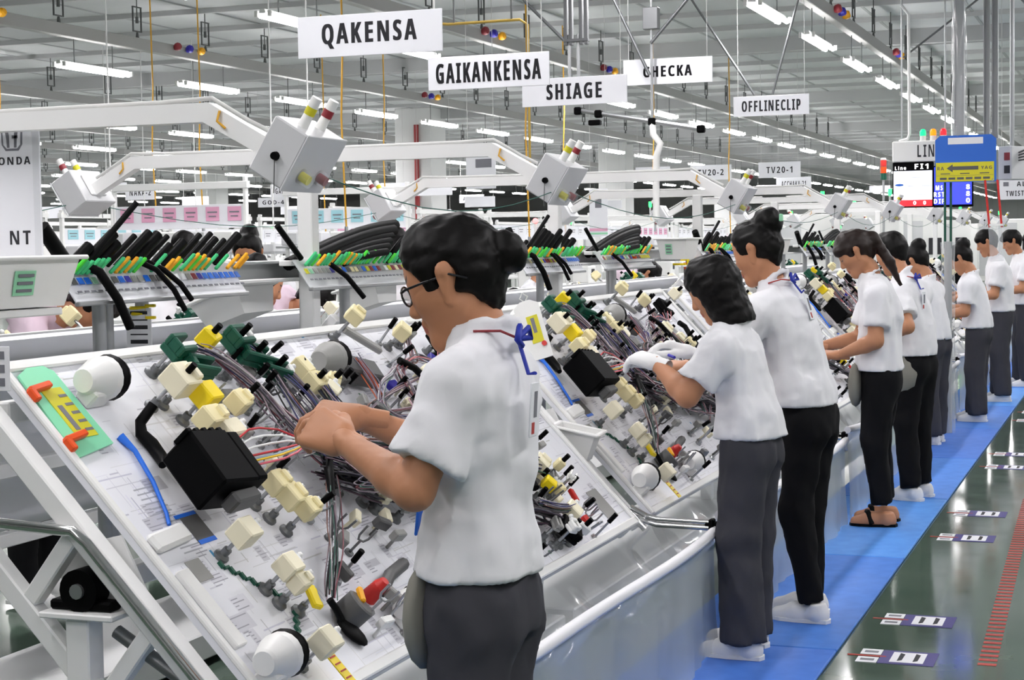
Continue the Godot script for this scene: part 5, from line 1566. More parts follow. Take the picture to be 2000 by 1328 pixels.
func people() -> void:
	people_materials()
	# ---- the woman with glasses in front
	var hb := head_xf(Vector3(-0.045, 1.452, 0.0), 0.3, 0.1, 0.0, 1.05)
	var p := make_person({
		label = "woman with glasses, hair bun, white shirt and grey trousers, nearest to the camera", at = Vector3(-1.22, 0, -3.08), seed = 3,
		head = hb, neck = Vector3(0.015, 1.335, 0), hair = "bun_low", arm = 0.93,
		l = [Vector3(0.015, 1.262, 0.15), Vector3(-0.05, 1.075, 0.21), Vector3(-0.25, 1.15, 0.1), Vector3(0.3, 0.45, 0.84).normalized(), Vector3(-0.9, 0.26, -0.3), 0.8],
		r = [Vector3(0.0, 1.262, -0.15), Vector3(-0.14, 1.085, -0.2), Vector3(-0.3, 1.175, -0.09), Vector3(0.35, 0.85, 0.1).normalized(), Vector3(-0.85, 0.15, 0.4), 0.85],
		torso = [[0.872, -0.008, 0.0, 0.124, 0.16], [0.95, -0.003, 0, 0.114, 0.15], [1.03, 0.0, 0, 0.1, 0.136], [1.13, 0.006, 0, 0.104, 0.142], [1.22, 0.012, 0, 0.1, 0.15], [1.29, 0.014, 0, 0.085, 0.13], [1.335, 0.014, 0, 0.058, 0.07]],
		hip = Vector3(0.0, 0.87, 0), legs = {l = [Vector3(-0.005, 0.46, 0.072), Vector3(0.01, 0.09, 0.08)], r = [Vector3(-0.01, 0.46, -0.072), Vector3(0.0, 0.09, -0.09)]}, trousers = M.trousers_grey, leg_r = [0.085, 0.075, 0.076], sleeve = 0.74})
	var gl := MB.new()
	for s in [-1.0, 1.0]:
		var ring := []
		for k in 13:
			var a := TAU * k / 12
			ring.append(hb * Vector3(-0.101 + 0.012 * absf(sin(a)) * 0.0, 0.006 + 0.019 * sin(a), s * 0.035 + 0.027 * cos(a)))
		gl.tube(ring, 0.0022, 6)
		gl.tube([hb * Vector3(-0.1, 0.014, s * 0.062), hb * Vector3(-0.085, 0.016, s * 0.075), hb * Vector3(-0.04, 0.018, s * 0.08), hb * Vector3(0.02, 0.018, s * 0.086), hb * Vector3(0.055, 0.0, s * 0.084)], 0.0034, 6, 0.7)
	gl.tube([hb * Vector3(-0.101, 0.012, -0.009), hb * Vector3(-0.104, 0.014, 0), hb * Vector3(-0.101, 0.012, 0.009)], 0.002, 6)
	var g := part(gl, "glasses", M.glasses_frame, p)
	for s in [-1.0, 1.0]: part(MB.new().lathe(hb * Vector3(-0.101, 0.006, s * 0.035), hb.basis * Vector3(-1, 0, 0), [[0.0, 0.0], [0.0, 0.022], [0.001, 0.022], [0.001, 0.0]], 14), "lens", M.lens, g)
	var back := Basis(Vector3.UP, PI / 2) * Basis(Vector3(1, 0, 0), 0.06)
	lanyard(p, [Vector3(0.02, 1.365, 0.075), Vector3(0.07, 1.365, 0.06), Vector3(0.1, 1.35, 0.045)], Vector3(0.135, 1.215, 0.06), back, M.dark_red)
	part(MB.new().cbox(Vector3(-0.135, 1.0, -0.02), Vector3(0.006, 0.1, 0.05), 0.002, Basis(Vector3(0, 0, 1), -0.12)), "blue_cloth", M.blue_strap, p)
	# grey apron bag at the front of the hip
	part(MB.new().ball(Vector3(-0.105, 0.8, 0.03), Vector3(0.035, 0.11, 0.1), 16), "apron_bag", M.apron_grey, p)
	# ---- the woman with bobbed hair, white gloves
	p = make_person({
		label = "woman with bobbed black hair and white gloves bending over the second board", at = Vector3(-1.36, 0, -6.08), seed = 5, turn = -0.1, gloves = true,
		head = head_xf(Vector3(-0.11, 1.35, 0.01), 0.45, 0.15), neck = Vector3(-0.055, 1.215, 0), hair = "bob",
		l = [Vector3(-0.05, 1.14, 0.145), Vector3(-0.15, 0.975, 0.2), Vector3(-0.31, 1.085, 0.1), Vector3(0.1, 0.95, 0.2).normalized(), Vector3(-0.95, 0.2, -0.2), 0.7],
		r = [Vector3(-0.06, 1.14, -0.145), Vector3(-0.12, 1.0, -0.22), Vector3(-0.26, 1.11, -0.12), Vector3(0.1, 0.95, -0.2).normalized(), Vector3(-0.8, 0.3, 0.4), 0.6],
		torso = [[0.8, 0.018, 0.0, 0.128, 0.165], [0.9, 0.014, 0, 0.118, 0.155], [0.98, 0.0, 0, 0.1, 0.138], [1.06, -0.02, 0, 0.1, 0.142], [1.13, -0.035, 0, 0.096, 0.145], [1.18, -0.05, 0, 0.08, 0.125], [1.215, -0.055, 0, 0.058, 0.07]],
		hip = Vector3(0.02, 0.82, 0), legs = {l = [Vector3(0.0, 0.45, 0.085), Vector3(0.02, 0.07, 0.1)], r = [Vector3(0.0, 0.45, -0.085), Vector3(-0.02, 0.07, -0.09)]}, trousers = M.trousers_grey, leg_r = [0.092, 0.078, 0.086]})
	part(MB.new().tube([Vector3(-0.35, 1.115, -0.06), Vector3(-0.27, 1.1, 0.01)], 0.006, 8), "marker_pen", M.navy, p)
	part(MB.new().tube([Vector3(-0.275, 1.09, 0.12), Vector3(-0.27, 1.065, 0.148), Vector3(-0.262, 1.03, 0.12), Vector3(-0.27, 1.065, 0.092), Vector3(-0.275, 1.09, 0.12)], 0.004, 6), "bracelet", M.bracelet, p)
	# ---- the woman with the high bun, black trousers
	p = make_person({
		label = "woman with a tall hair bun, blue bow at the nape and black trousers", at = Vector3(-1.27, 0, -6.72), seed = 8, turn = -0.15, arm = 1.05, wide = 1.05,
		head = head_xf(Vector3(-0.185, 1.475, 0.0), 0.3, 0.0, 0.0, 1.04), neck = Vector3(-0.1, 1.345, 0), hair = "bun_high",
		l = [Vector3(-0.12, 1.24, 0.18), Vector3(-0.26, 1.0, 0.2), Vector3(-0.46, 1.02, 0.08), Vector3(0.1, 0.95, 0.2).normalized(), Vector3(-1, 0, 0), 0.6],
		r = [Vector3(-0.12, 1.24, -0.18), Vector3(-0.25, 1.0, -0.22), Vector3(-0.45, 1.02, -0.12), Vector3(0.1, 0.95, -0.2).normalized(), Vector3(-1, 0, 0), 0.6],
		torso = [[0.86, 0.0, 0.0, 0.135, 0.175], [0.94, -0.005, 0, 0.13, 0.17], [1.04, -0.03, 0, 0.122, 0.16], [1.14, -0.045, 0, 0.12, 0.165], [1.23, -0.065, 0, 0.11, 0.17], [1.3, -0.085, 0, 0.09, 0.14], [1.345, -0.095, 0, 0.06, 0.075]],
		hip = Vector3(0.03, 0.85, 0), legs = {l = [Vector3(0.0, 0.46, 0.085), Vector3(0.06, 0.09, 0.08)], r = [Vector3(0.0, 0.46, -0.085), Vector3(0.0, 0.09, -0.09)]}, trousers = M.trousers_black, leg_r = [0.088, 0.064, 0.05]})
	lanyard(p, [Vector3(-0.11, 1.36, 0.085), Vector3(-0.06, 1.375, 0.07), Vector3(-0.03, 1.37, 0.03)], Vector3(0.04, 1.265, 0.03), Basis(Vector3.UP, PI / 2) * Basis(Vector3(1, 0, 0), -0.3), M.tape_red)
	part(MB.new().cbox(Vector3(-0.07, 1.62, 0.04), Vector3(0.012, 0.03, 0.02), 0.003), "hair_clip", M.mint_label, p)
	# ---- the woman with a brown tinted ponytail, slippers
	p = make_person({
		label = "woman with a long brown ponytail, black trousers and slippers", at = Vector3(-1.3, 0, -9.05), seed = 11, q = 1.35, slippers = true, turn = 0.05,
		head = head_xf(Vector3(-0.12, 1.45, 0.0), 0.5, 0.15), neck = Vector3(-0.03, 1.315, 0), hair = "tail_fringe", hair_m = M.hair_brown,
		l = [Vector3(0.0, 1.23, 0.155), Vector3(0.0, 1.0, 0.2), Vector3(-0.2, 0.92, 0.12), Vector3(0.1, 0.95, 0.2).normalized(), Vector3(-0.95, 0.05, 0), 0.6],
		r = [Vector3(-0.05, 1.23, -0.17), Vector3(-0.12, 0.99, -0.2), Vector3(-0.34, 0.95, -0.1), Vector3(0.1, 0.95, -0.2).normalized(), Vector3(-0.95, 0.05, 0.1), 0.6],
		torso = [[0.825, 0.0, 0.0, 0.132, 0.172], [0.93, 0.0, 0, 0.122, 0.16], [1.02, 0.005, 0, 0.112, 0.15], [1.12, 0.01, 0, 0.116, 0.158], [1.22, -0.005, 0, 0.105, 0.16], [1.28, -0.02, 0, 0.085, 0.135], [1.32, -0.025, 0, 0.06, 0.075]],
		hip = Vector3(0.01, 0.84, 0), legs = {l = [Vector3(-0.02, 0.47, 0.085), Vector3(0.02, 0.13, 0.08)], r = [Vector3(-0.02, 0.47, -0.085), Vector3(0.02, 0.13, -0.1)]}, trousers = M.trousers_black, leg_r = [0.1, 0.07, 0.055]})
	part(MB.new().ball(Vector3(-0.12, 0.76, 0.04), Vector3(0.04, 0.12, 0.12), 12), "apron_bag", M.apron_grey, p)
	# ---- the worker behind her with a grey waist bag
	p = make_person({
		label = "worker with short dark hair and a grey waist bag behind the ponytailed woman", at = Vector3(-1.24, 0, -10.0), seed = 13, q = 1.5, turn = -0.35,
		head = head_xf(Vector3(-0.14, 1.44, 0.0), 0.35, -0.2), neck = Vector3(-0.05, 1.3, 0), hair = "fringe",
		l = [Vector3(0.0, 1.21, 0.17), Vector3(0.1, 1.03, 0.27), Vector3(-0.1, 0.98, 0.2), Vector3(0.1, 0.95, 0.2).normalized(), Vector3(-0.95, 0.0, 0), 0.6],
		r = [Vector3(-0.04, 1.21, -0.17), Vector3(-0.12, 0.97, -0.2), Vector3(-0.36, 0.95, -0.12), Vector3(0.1, 0.95, -0.2).normalized(), Vector3(-0.95, 0.05, 0.1), 0.6],
		torso = [[0.84, 0.0, 0.0, 0.13, 0.18], [0.93, 0.0, 0, 0.125, 0.17], [1.02, -0.01, 0, 0.12, 0.162], [1.12, -0.03, 0, 0.12, 0.168], [1.2, -0.04, 0, 0.108, 0.168], [1.26, -0.045, 0, 0.085, 0.14], [1.3, -0.05, 0, 0.06, 0.075]],
		hip = Vector3(0.01, 0.84, 0), legs = {l = [Vector3(-0.01, 0.47, 0.085), Vector3(0.03, 0.09, 0.09)], r = [Vector3(-0.01, 0.47, -0.085), Vector3(0.0, 0.09, -0.1)]}, trousers = M.trousers_black, leg_r = [0.098, 0.07, 0.06]})
	part(MB.new().ball(Vector3(-0.03, 0.75, 0.13), Vector3(0.12, 0.13, 0.06), 12), "waist_bag", M.apron_grey, p)
	lanyard(p, [Vector3(-0.06, 1.3, 0.085), Vector3(0.0, 1.31, 0.07), Vector3(0.03, 1.3, 0.03)], Vector3(0.08, 1.17, 0.03), Basis(Vector3.UP, PI / 2), M.tape_red)
	# ---- the women beyond the clear-wrapped pole
	var w6 := make_person({
		label = "woman with clipped-up hair and navy trousers beside the clear-wrapped pole", at = Vector3(-1.27, 0, -14.4), seed = 15, q = 1.9, turn = -0.05,
		head = head_xf(Vector3(-0.13, 1.345, 0.0), 0.5, 0.0), neck = Vector3(-0.05, 1.21, 0), hair = "bun_high",
		l = [Vector3(-0.05, 1.13, 0.165), Vector3(-0.07, 0.92, 0.2), Vector3(-0.3, 0.89, 0.12), Vector3(0.1, 0.95, 0.2).normalized(), Vector3(-0.95, 0.05, 0), 0.6],
		r = [Vector3(-0.05, 1.13, -0.165), Vector3(-0.12, 0.92, -0.2), Vector3(-0.34, 0.95, -0.1), Vector3(0.1, 0.95, -0.2).normalized(), Vector3(-0.95, 0.05, 0.1), 0.6],
		torso = [[0.77, 0.0, 0.0, 0.13, 0.18], [0.86, 0.0, 0, 0.12, 0.165], [0.94, -0.01, 0, 0.115, 0.155], [1.03, -0.03, 0, 0.118, 0.165], [1.12, -0.045, 0, 0.108, 0.165], [1.175, -0.06, 0, 0.085, 0.135], [1.21, -0.065, 0, 0.06, 0.075]],
		hip = Vector3(0.01, 0.79, 0), legs = {l = [Vector3(-0.01, 0.44, 0.085), Vector3(0.02, 0.07, 0.09)], r = [Vector3(-0.01, 0.44, -0.085), Vector3(-0.03, 0.07, -0.1)]}, trousers = M.trousers_grey, leg_r = [0.096, 0.082, 0.085]})
	var w7 := make_person({
		label = "worker with a dark cap of hair, second beyond the clear-wrapped pole", at = Vector3(-1.22, 0, -16.2), seed = 17, q = 1.9, turn = 0.1,
		head = head_xf(Vector3(-0.12, 1.47, 0.0), 0.3, 0.0), neck = Vector3(-0.03, 1.33, 0), hair = "fringe",
		l = [Vector3(-0.02, 1.24, 0.175), Vector3(-0.06, 1.0, 0.21), Vector3(-0.3, 0.98, 0.12), Vector3(0.1, 0.95, 0.2).normalized(), Vector3(-0.95, 0.05, 0), 0.6],
		r = [Vector3(-0.02, 1.24, -0.175), Vector3(-0.1, 1.0, -0.2), Vector3(-0.34, 1.0, -0.1), Vector3(0.1, 0.95, -0.2).normalized(), Vector3(-0.95, 0.05, 0.1), 0.6],
		torso = [[0.83, 0.0, 0.0, 0.135, 0.185], [0.93, 0.0, 0, 0.125, 0.17], [1.03, 0.0, 0, 0.12, 0.165], [1.13, -0.01, 0, 0.122, 0.172], [1.23, -0.02, 0, 0.11, 0.172], [1.29, -0.025, 0, 0.085, 0.14], [1.33, -0.03, 0, 0.06, 0.075]],
		hip = Vector3(0.01, 0.85, 0), legs = {l = [Vector3(-0.01, 0.47, 0.085), Vector3(0.02, 0.07, 0.1)], r = [Vector3(-0.01, 0.47, -0.085), Vector3(-0.01, 0.07, -0.1)]}, trousers = M.trousers_grey, leg_r = [0.1, 0.085, 0.085]})
	copy(w7, "worker with tied-up hair at the right edge, third beyond the pole", Vector3(-1.12, 0, -17.9), Basis(Vector3.UP, 0.3))
	copy(w7, "worker cut by the right edge, farthest on the mats", Vector3(-1.0, 0, -19.4), Basis(Vector3.UP, -0.2))
	copy(w6, "worker bending over the board behind the clear-wrapped pole", Vector3(-1.44, 0, -12.75), Basis(Vector3.UP, -0.3))
	# ---- workers on the far side of the line, facing this way
	var far := make_person({
		label = "woman in a pale pink shirt bowing her head under the nearest clip rack", at = Vector3(-4.5, 0, -6.12), seed = 21, q = 1.6, turn = PI - 0.1, shirt = M.shirt_pink,
		head = head_xf(Vector3(-0.3, 1.24, 0.0), 0.95, 0.2), neck = Vector3(-0.18, 1.27, 0), hair = "fringe",
		l = [Vector3(-0.1, 1.23, 0.16), Vector3(-0.2, 1.0, 0.2), Vector3(-0.4, 1.02, 0.1), Vector3(0.1, 0.95, 0.2).normalized(), Vector3(-0.95, 0.05, 0), 0.6],
		r = [Vector3(-0.1, 1.23, -0.16), Vector3(-0.2, 1.0, -0.2), Vector3(-0.4, 1.02, -0.1), Vector3(0.1, 0.95, -0.2).normalized(), Vector3(-0.95, 0.05, 0.1), 0.6],
		torso = [[0.82, 0.02, 0.0, 0.12, 0.165], [0.94, 0.0, 0, 0.115, 0.155], [1.03, -0.02, 0, 0.115, 0.15], [1.12, -0.05, 0, 0.118, 0.158], [1.2, -0.08, 0, 0.115, 0.16], [1.27, -0.1, 0, 0.1, 0.14], [1.32, -0.1, 0, 0.06, 0.09]],
		hip = Vector3(0.03, 0.82, 0), legs = {l = [Vector3(0, 0.44, 0.085), Vector3(0.02, 0.07, 0.09)], r = [Vector3(0, 0.44, -0.085), Vector3(0, 0.07, -0.1)]}, trousers = M.trousers_black})
	var far2 := make_person({
		label = "dark-haired worker in white whose face shows between the two nearest clip racks", at = Vector3(-4.42, 0, -7.75), seed = 23, q = 1.6, turn = PI + 0.25,
		head = head_xf(Vector3(-0.15, 1.35, 0.0), 0.35, 0.3), neck = Vector3(-0.05, 1.22, 0), hair = "bun_high",
		l = [Vector3(-0.04, 1.15, 0.17), Vector3(-0.12, 0.94, 0.2), Vector3(-0.36, 1.0, 0.1), Vector3(0.1, 0.95, 0.2).normalized(), Vector3(-0.95, 0.05, 0), 0.6],
		r = [Vector3(-0.04, 1.15, -0.17), Vector3(-0.12, 0.94, -0.2), Vector3(-0.36, 1.0, -0.1), Vector3(0.1, 0.95, -0.2).normalized(), Vector3(-0.95, 0.05, 0.1), 0.6],
		torso = [[0.8, 0.0, 0.0, 0.13, 0.18], [0.9, 0.0, 0, 0.12, 0.165], [0.98, 0.0, 0, 0.118, 0.16], [1.06, -0.02, 0, 0.118, 0.168], [1.14, -0.04, 0, 0.108, 0.168], [1.19, -0.045, 0, 0.085, 0.135], [1.22, -0.05, 0, 0.06, 0.075]],
		hip = Vector3(0.01, 0.8, 0), legs = {l = [Vector3(0, 0.44, 0.085), Vector3(0.02, 0.07, 0.09)], r = [Vector3(0, 0.44, -0.085), Vector3(0, 0.07, -0.1)]}, trousers = M.trousers_black})
	far2.basis = Basis(Vector3.UP, PI + 0.25).scaled(Vector3.ONE * 0.985)
	far.scale = Vector3.ONE * 1.05
	copy(far2, "worker in an open white collar half hidden behind the nearest clip rack", Vector3(-4.45, 0, -7.12), Basis(Vector3.UP, PI - 0.1).scaled(Vector3.ONE * 1.06))
	copy(far, "worker in a pale pink shirt behind the white T post", Vector3(-4.5, 0, -8.15), Basis(Vector3.UP, PI + 0.1))
	copy(far2, "worker in white whose arm shows left of the glasses", Vector3(-4.5, 0, -9.75), Basis(Vector3.UP, PI - 0.3).scaled(Vector3.ONE * 1.08))
	copy(far2, "worker in white under the third clip rack, right of the hair bun", Vector3(-4.5, 0, -12.4), Basis(Vector3.UP, PI + 0.2))
	copy(far, "worker in pale pink far along the other side of the line", Vector3(-4.5, 0.0, -14.8), Basis(Vector3.UP, PI))
	copy(far2, "worker standing farther back, only the dark bun showing above the nearest rack", Vector3(-5.3, 0, -9.62), Basis(Vector3.UP, PI / 2).scaled(Vector3.ONE * 1.1))

# ------------------------------------------------------------------ the display post at the right
func andon() -> void:
	var o := thing("display_post", "clear-wrapped post with a blue placard and yellow arrow notice", "post", Vector3(-1.405, 0, -13.45))
	part(MB.new().cyl(Vector3(0, 0, 0), Vector3(0, 1.5, 0), 0.03, 0.03, 12), "inner_pole", M.aluminium, o)
	var rows := []
	for a in 10:
		var row := []
		for k in 17:
			var an := TAU * k / 16
			var rr := 0.052 + 0.005 * sin(a * 2.1 + k * 1.7)
			row.append(Vector3(cos(an) * rr, a * 0.166, sin(an) * rr))
		rows.append(row)
	part(MB.new().sheet(rows), "plastic_wrap", M.clear_sheet, o)
	part(MB.new().cyl(Vector3(0, 0, 0), Vector3(0, 0.012, 0), 0.07, 0.07, 14), "foot_plate", M.aluminium, o)
	for e in [-0.022, 0.022]: part(MB.new().cbox(Vector3(e, 1.72, 0), Vector3(0.018, 0.55, 0.018), 0.003), "green_upright", M.jig_green, o)
	# placard
	var pl := Vector3(0.142, 2.13, 0.1)
	var p := part(MB.new().plate(PackedVector2Array([Vector2(-0.226, -0.178), Vector2(0.226, -0.178), Vector2(0.226, 0.145), Vector2(0.19, 0.178), Vector2(-0.19, 0.178), Vector2(-0.226, 0.145)]), pl, Basis(), -0.006, 0.006), "placard", M.placard_blue, o)
	part(MB.new().box(pl + Vector3(0.0, 0.135, 0.007), Vector3(0.26, 0.05, 0.002)), "white_strip", M.paper, p)
	part(MB.new().box(pl + Vector3(-0.005, -0.1, 0.007), Vector3(0.43, 0.145, 0.002)), "yellow_notice", M.yellow_paper, p)
	part(MB.new().plate(PackedVector2Array([Vector2(-0.135, 0), Vector2(-0.09, 0.03), Vector2(-0.09, 0.014), Vector2(0.1, 0.014), Vector2(0.1, -0.014), Vector2(-0.09, -0.014), Vector2(-0.09, -0.03)]), pl + Vector3(-0.005, -0.072, 0.008), Basis(), 0.0, 0.001), "arrow", M.dark_grey_plastic, p)
	lettering("RA", p, pl + Vector3(-0.185, -0.072, 0.008), Basis(), 0.05, 0.026, M.dark_grey_plastic)
	lettering("YAG", p, pl + Vector3(0.155, -0.072, 0.008), Basis(), 0.08, 0.024, M.dark_grey_plastic)
	part(MB.new().box(pl + Vector3(-0.005, -0.128, 0.0085), Vector3(0.42, 0.002, 0.001)), "rule", M.dark_grey_plastic, p)
	for q in 3: part(MB.new().box(pl + Vector3(-0.15 + q * 0.145, -0.113, 0.0085), Vector3(0.07, 0.007, 0.001)), "print", M.dark_grey_plastic, p)
	for q in 6: part(MB.new().box(pl + Vector3(-0.165 + q * 0.064, -0.15, 0.0085), Vector3(0.05, 0.017, 0.001)), "print", M.dark_grey_plastic, p)
	# steel channels from the roof, wrapped in film
	for x in [-1.315, -1.11, -1.05]:
		var s := thing("steel_channel", "steel channel hung from the roof by the blue placard, " + {-1.315: "film-wrapped", -1.11: "left of the close pair", -1.05: "right of the close pair"}[x], "steel channel", Vector3(x, 0, -13.4), Basis(), "roof channels at the display post")
		var wd := 0.07 if x < -1.2 else 0.042
		part(MB.new().cbox(Vector3(0, (CEIL + 2.28) / 2, -0.02), Vector3(wd, CEIL - 2.28, 0.006), 0.002), "web", M.aluminium, s)
		for e in [-0.5, 0.5]: part(MB.new().cbox(Vector3(e * wd, (CEIL + 2.28) / 2, 0), Vector3(0.006, CEIL - 2.28, 0.045), 0.002), "flange", M.aluminium, s)
		if x < -1.2:
			rows = []
			for a in 14:
				var row := []
				for k in 13:
					var an := TAU * k / 12
					var rr := 0.056 + 0.007 * sin(a * 1.9 + k * 2.2)
					row.append(Vector3(cos(an) * rr, 2.3 + a * 0.155, sin(an) * rr))
				rows.append(row)
			part(MB.new().sheet(rows), "film_wrap", M.clear_sheet, s)
	# control box right of the placard
	o = thing("control_box", "grey control box with two dark windows right of the blue placard", "control box", Vector3(-0.95, 2.1, -13.75), Basis(Vector3.UP, -0.5))
	part(MB.new().cbox(Vector3.ZERO, Vector3(0.12, 0.26, 0.2), 0.006), "case", M.grey_box, o)
	for q in 2: part(MB.new().box(Vector3(0.02, 0.05 - q * 0.1, 0.101), Vector3(0.05, 0.06, 0.002)), "window", M.dark_red if q == 0 else M.ink, o)
	part(MB.new().cyl(Vector3(0, 0.13, 0), Vector3(0, CEIL - 2.1, 0), 0.018, 0.018, 8), "hanging_rod", M.aluminium, o)
	for q in 4: part(MB.new().tube([Vector3(0.06, 0.08 - q * 0.02, 0), Vector3(0.2, 0.12 - q * 0.03, 0.02), Vector3(0.34, 0.02 - q * 0.03, 0.05)], 0.008, 6), "cable", M.dull_steel, o)
	# red straps with a clear sleeve
	o = thing("document_sleeve", "clear plastic sleeve hung on two red straps under the placard", "document sleeve", Vector3(-1.06, 1.95, -13.25))
	for e in [-0.045, 0.045]: part(MB.new().cbox(Vector3(e + 0.01, -0.17, 0), Vector3(0.016, 0.36, 0.004), 0.001, Basis(Vector3(0, 0, 1), 0.09)), "strap", M.red, o)
	part(MB.new().cbox(Vector3(0.03, -0.47, 0), Vector3(0.1, 0.27, 0.012), 0.004, Basis(Vector3(0, 0, 1), 0.06)), "sleeve", M.clear_sheet, o)
	part(MB.new().box(Vector3(0.03, -0.33, 0), Vector3(0.1, 0.016, 0.014)), "sleeve_band", M.white_plastic, o)
	part(MB.new().cyl(Vector3(0, 0.0, 0), Vector3(0, 0.02, -0.05), 0.004, 0.004, 5), "hook", M.steel, o)
	# line display: two screens under a box with three lamps
	o = thing("line_display", "hanging line display with white and blue screens and three warning lamps", "display", Vector3(-1.62, 1.97, -14.3))
	part(MB.new().cbox(Vector3(-0.155, 0, -0.02), Vector3(0.33, 0.375, 0.05), 0.006), "screen_frame", M.black_plastic, o)
	part(MB.new().cbox(Vector3(0.165, -0.02, -0.04), Vector3(0.32, 0.34, 0.05), 0.006), "screen_frame", M.black_plastic, o)
	var s1 := part(MB.new().box(Vector3(-0.155, -0.005, 0.006), Vector3(0.312, 0.24, 0.002)), "white_screen", M.screen_white, o)
	part(MB.new().box(Vector3(-0.155, -0.152, 0.006), Vector3(0.312, 0.05, 0.002)), "red_screen", M.screen_red, o)
	lettering("Line", o, Vector3(-0.255, 0.14, 0.006), Basis(), 0.09, 0.03, M.screen_text)
	lettering("FI1", o, Vector3(-0.085, 0.15, 0.006), Basis(), 0.11, 0.042, M.screen_text)
	lettering("0", o, Vector3(-0.14, -0.15, 0.008), Basis(), 0.022, 0.03, M.screen_text)
	lettering("0", o, Vector3(-0.06, -0.15, 0.008), Basis(), 0.022, 0.03, M.screen_text)
	for q in 3: part(MB.new().box(Vector3(-0.13 + 0.03 * (q % 2), 0.06 - q * 0.07, 0.0075), Vector3(0.2, 0.002, 0.001)), "rule", M.grey_ink, s1)
	part(MB.new().ball(Vector3(-0.265, 0.0, 0.008), Vector3(0.036, 0.01, 0.002), 10), "car_picture", M.blue_strap, s1)
	part(MB.new().box(Vector3(0.165, -0.015, -0.013), Vector3(0.3, 0.31, 0.002)), "blue_screen", M.screen_blue, o)
	for q in [["MS", -0.03, "8"], ["RST", -0.085, "8"], ["DIF", -0.14, "0"]]:
		lettering(q[0], o, Vector3(0.055, q[1], -0.012), Basis(), 0.028 * q[0].length(), 0.038, M.screen_text)
		lettering(q[2], o, Vector3(0.285, q[1] + 0.003, -0.012), Basis(), 0.03, 0.04, M.screen_text)
	part(MB.new().cbox(Vector3(-0.12, 0.275, -0.02), Vector3(0.4, 0.17, 0.1), 0.008), "name_box", M.white_plastic, o)
	lettering("LINE", o, Vector3(-0.02, 0.275, 0.031), Basis(), 0.19, 0.1, M.ink)
	var i := 0
	for m in ["lamp_green", "lamp_amber", "lamp_red"]:
		var x := -0.076 + 0.082 * i
		var b := part(MB.new().cyl(Vector3(x, 0.36, -0.02), Vector3(x, 0.4, -0.02), 0.025, 0.024, 12), "lamp_base", M.white_plastic, o)
		part(MB.new().lathe(Vector3(x, 0.4, -0.02), Vector3(0, 1, 0), [[0.0, 0.0], [0.0, 0.026], [0.035, 0.026], [0.052, 0.018], [0.058, 0.0]], 12), "warning_lamp", M[m], b)
		i += 1
	part(MB.new().tube([Vector3(-0.27, 0.36, -0.02), Vector3(-0.2, 0.38, -0.02), Vector3(-0.185, 0.42, -0.02), Vector3(-0.19, 1.4, -0.02), Vector3(-0.25, 1.48, -0.02)], 0.013, 8), "conduit", M.white_plastic, o)
	for e in [-0.25, 0.1]: part(MB.new().cyl(Vector3(e, 0.36, -0.05), Vector3(e, CEIL - 1.97, -0.05), 0.008, 0.008, 6), "hanging_rod", M.aluminium, o)
	# signal tower of another line
	o = thing("signal_tower", "slim red, orange and green signal tower left of the line display", "signal tower", Vector3(-3.1, 0, -22.0))
	part(MB.new().cyl(Vector3(0, 0, 0), Vector3(0, 2.28, 0), 0.015, 0.015, 8), "pole", M.aluminium, o)
	for q in 3: part(MB.new().cyl(Vector3(0, 2.28 + q * 0.085, 0), Vector3(0, 2.36 + q * 0.085, 0), 0.04, 0.04, 12), "signal_segment", M[["jig_green", "orange", "red"][q]], o)
	part(MB.new().cyl(Vector3(0, 2.535, 0), Vector3(0, 2.56, 0), 0.04, 0.03, 12), "cap", M.white_plastic, o)
	part(MB.new().cyl(Vector3(0, 0, 0), Vector3(0, 0.015, 0), 0.1, 0.1, 12), "foot", M.aluminium, o)
	# sign cut by the right edge
	o = thing("hanging_sign", "white hanging sign with red and black rows reading TWIST-4 at the right edge", "sign", Vector3(-1.12, 2.02, -17.0), Basis(), "hanging station signs")
	part(MB.new().cbox(Vector3.ZERO, Vector3(0.34, 0.27, 0.006), 0.002), "board", M.sign_white, o)
	lettering("TENAOSI", o, Vector3(0.03, 0.09, 0.0035), Basis(), 0.24, 0.05, M.ink_red)
	lettering("ALS", o, Vector3(0.05, 0.015, 0.0035), Basis(), 0.12, 0.045, M.ink)
	lettering("TWIST-4", o, Vector3(0.0, -0.075, 0.0035), Basis(), 0.22, 0.05, M.ink)
	part(MB.new().box(Vector3(-0.11, 0.015, 0.0035), Vector3(0.05, 0.04, 0.001)), "print", M.grey_ink, o)
	for e in [-0.15, 0.15]: part(MB.new().cyl(Vector3(e, 0.13, 0), Vector3(e, CEIL - 2.02, 0), 0.003, 0.003, 5), "rope", M.rope, o)

